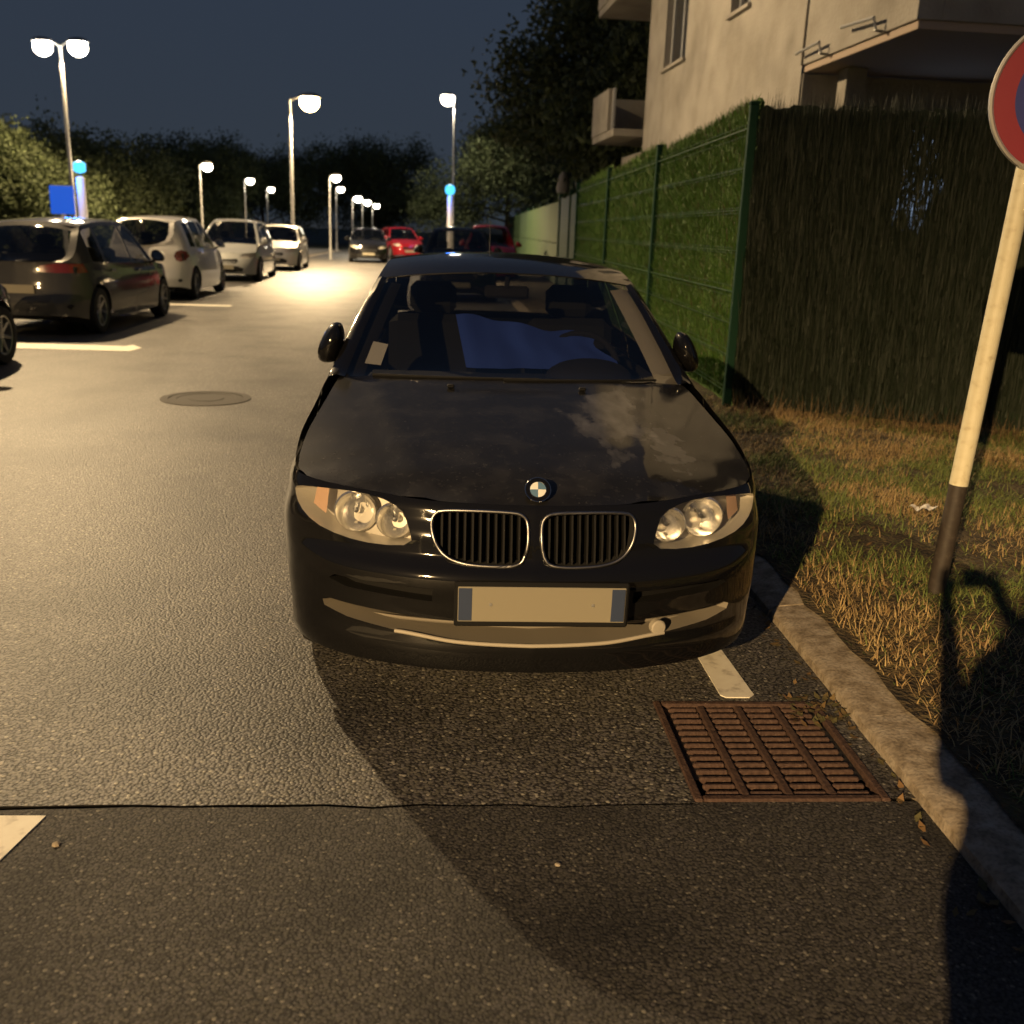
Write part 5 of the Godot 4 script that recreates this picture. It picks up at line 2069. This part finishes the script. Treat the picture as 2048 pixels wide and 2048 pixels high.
func nets(bones: Array, cell: float, k: float) -> MB:
	var lo := Vector3.ONE * 1e6
	var hi := -lo
	for b in bones:
		var m: float = maxf(b[2], b[3]) + k
		lo = lo.min(b[0] - Vector3.ONE * m).min(b[1] - Vector3.ONE * m)
		hi = hi.max(b[0] + Vector3.ONE * m).max(b[1] + Vector3.ONE * m)
	var n := Vector3i(((hi - lo) / cell).ceil()) + Vector3i.ONE * 2
	var f := PackedFloat32Array()
	f.resize(n.x * n.y * n.z)
	for z in n.z:
		for y in n.y:
			for x in n.x:
				f[(z * n.y + y) * n.x + x] = capsule_field(lo + Vector3(x, y, z) * cell, bones, k)
	var at := {}
	for z in n.z - 1:
		for y in n.y - 1:
			for x in n.x - 1:
				var sum := Vector3.ZERO
				var cnt := 0
				for e in [[0, 0, 0, 0], [0, 1, 0, 0], [0, 0, 1, 0], [0, 1, 1, 0], [0, 0, 0, 1], [1, 0, 0, 1], [0, 0, 1, 1], [1, 0, 1, 1], [0, 0, 0, 2], [1, 0, 0, 2], [0, 1, 0, 2], [1, 1, 0, 2]]:
					var o := Vector3i.ZERO
					var ax: int = e[3]
					if ax == 0:
						o = Vector3i(0, e[1], e[2])
					elif ax == 1:
						o = Vector3i(e[0], 0, e[2])
					else:
						o = Vector3i(e[0], e[1], 0)
					var a := f[((z + o.z) * n.y + y + o.y) * n.x + x + o.x]
					var q := o
					q[ax] += 1
					var b := f[((z + q.z) * n.y + y + q.y) * n.x + x + q.x]
					if (a < 0.0) != (b < 0.0):
						sum += Vector3(o).lerp(Vector3(q), a / (a - b))
						cnt += 1
				if cnt:
					at[Vector3i(x, y, z)] = lo + (Vector3(x, y, z) + sum / cnt) * cell
	var mb := MB.new()
	for z in range(1, n.z - 1):
		for y in range(1, n.y - 1):
			for x in range(1, n.x - 1):
				var a := f[(z * n.y + y) * n.x + x] < 0.0
				for ax in 3:
					var q := Vector3i(x, y, z)
					q[ax] += 1
					var b := f[(q.z * n.y + q.y) * n.x + q.x] < 0.0
					if a == b:
						continue
					var u := Vector3i.ZERO
					var v := Vector3i.ZERO
					u[(ax + 1) % 3] = 1
					v[(ax + 2) % 3] = 1
					var c := Vector3i(x, y, z)
					var k4 := [c - u - v, c - v, c, c - u]
					if not (at.has(k4[0]) and at.has(k4[1]) and at.has(k4[2]) and at.has(k4[3])):
						continue
					if a:
						mb.quad(at[k4[0]], at[k4[3]], at[k4[2]], at[k4[1]])
					else:
						mb.quad(at[k4[0]], at[k4[1]], at[k4[2]], at[k4[3]])
	return mb


func photographer() -> void:
	var o := thing("person", "person in dark clothes holding up a phone, outside the picture", "person", Vector3(-0.25, 0.0, 3.36))
	var V := func(x: float, y: float, z: float) -> Vector3: return Vector3(x, y, z)
	var bones := [
		[V.call(0, 0.9, 0), V.call(0, 1.36, 0), 0.19, 0.2], [V.call(-0.17, 1.4, 0), V.call(0.17, 1.4, 0), 0.075, 0.075], [V.call(0, 1.45, 0), V.call(0, 1.54, -0.01), 0.06, 0.055],
		[V.call(0, 1.6, -0.02), V.call(0, 1.67, 0.0), 0.085, 0.1], [V.call(-0.09, 0.94, 0), V.call(0.09, 0.94, 0), 0.14, 0.14],
		[V.call(-0.1, 0.9, 0), V.call(-0.12, 0.48, -0.01), 0.095, 0.062], [V.call(-0.12, 0.48, -0.01), V.call(-0.13, 0.09, 0.02), 0.062, 0.045], [V.call(-0.13, 0.045, 0.03), V.call(-0.15, 0.035, -0.17), 0.045, 0.038],
		[V.call(0.1, 0.9, 0), V.call(0.12, 0.48, -0.01), 0.095, 0.062], [V.call(0.12, 0.48, -0.01), V.call(0.13, 0.09, 0.02), 0.062, 0.045], [V.call(0.13, 0.045, 0.03), V.call(0.15, 0.035, -0.17), 0.045, 0.038],
		[V.call(-0.21, 1.39, 0), V.call(-0.21, 1.15, -0.1), 0.056, 0.048], [V.call(-0.21, 1.15, -0.1), V.call(-0.18, 1.49, -0.36), 0.046, 0.032],
		[V.call(0.21, 1.39, 0), V.call(0.21, 1.15, -0.1), 0.056, 0.048], [V.call(0.21, 1.15, -0.1), V.call(0.02, 1.49, -0.36), 0.046, 0.032]]
	var mb := nets(bones, 0.032, 0.03)
	for s in [-1.0, 1.0]:
		var w := Vector3(0.1 * s - 0.08, 1.49, -0.36)
		var hand := [[w, w + Vector3(-0.01 * s, 0.05, -0.03), 0.026, 0.028]]
		for i in 4:
			var r := w + Vector3(-0.006 * s, 0.035 + i * 0.017, -0.045)
			hand.append([r, r + Vector3(-0.004 * s, 0.004, -0.03 + i * 0.002), 0.0095, 0.009])
			hand.append([r + Vector3(-0.004 * s, 0.004, -0.03 + i * 0.002), r + Vector3(-0.03 * s, 0.006, -0.034 + i * 0.002), 0.009, 0.008])
		hand.append([w + Vector3(-0.01 * s, 0.02, -0.0), w + Vector3(-0.04 * s, 0.06, -0.03), 0.011, 0.009])
		mb.v.append_array(nets(hand, 0.008, 0.008).v)
	part("body", mb.mesh(60), M.jacket, o)
	var ph := thing("phone", "dark phone held up by the photographer, outside the picture", "phone", Vector3(-0.28, 1.555, 2.94))
	ph.rotation = Vector3(-0.277, -0.069, 0.035)
	var b := MB.new()
	b.box(Vector3.ZERO, Vector3(0.16, 0.076, 0.009), 0.004)
	part("phone_body", b.mesh(20), M.phone, ph)


func _ready() -> void:
	rng.seed = 20
	var cam := Camera3D.new()
	cam.name = "camera"
	cam.fov = 54.8
	cam.far = 900.0
	cam.near = 0.02
	var lens := CameraAttributesPhysical.new()
	lens.frustum_focal_length = 12.0 / tan(deg_to_rad(27.4))
	lens.frustum_focus_distance = 3.5
	lens.frustum_near = 0.02
	lens.frustum_far = 900.0
	lens.exposure_aperture = 2.1
	cam.attributes = lens
	cam.position = Vector3(-0.28, 1.56, 2.9)
	cam.rotation = Vector3(-0.277, -0.069, 0.035)
	add_child(cam)
	cam.current = true
	var env := Environment.new()
	env.background_mode = Environment.BG_SKY
	var sky := ProceduralSkyMaterial.new()
	sky.sky_top_color = lin(0.16, 0.26, 0.5)
	sky.sky_horizon_color = lin(0.24, 0.31, 0.41)
	sky.sky_curve = 0.25
	sky.ground_bottom_color = lin(0.05, 0.05, 0.05)
	sky.ground_horizon_color = lin(0.2, 0.2, 0.2)
	env.sky = Sky.new()
	env.sky.sky_material = sky
	env.background_energy_multiplier = 0.034
	env.tonemap_mode = Environment.TONE_MAPPER_LINEAR
	env.tonemap_exposure = 4.0
	env.sdfgi_enabled = true
	env.ssao_enabled = true
	env.ssil_enabled = true
	var we := WorldEnvironment.new()
	we.name = "world"
	we.environment = env
	add_child(we)
	noise_cache = noise(0.7, 4, 101)
	materials()
	lamps()
	ground()
	building()
	fence()
	trees()
	cars()
	drain_and_covers()
	sign_post()
	grass()
	leaf_litter()
	photographer()
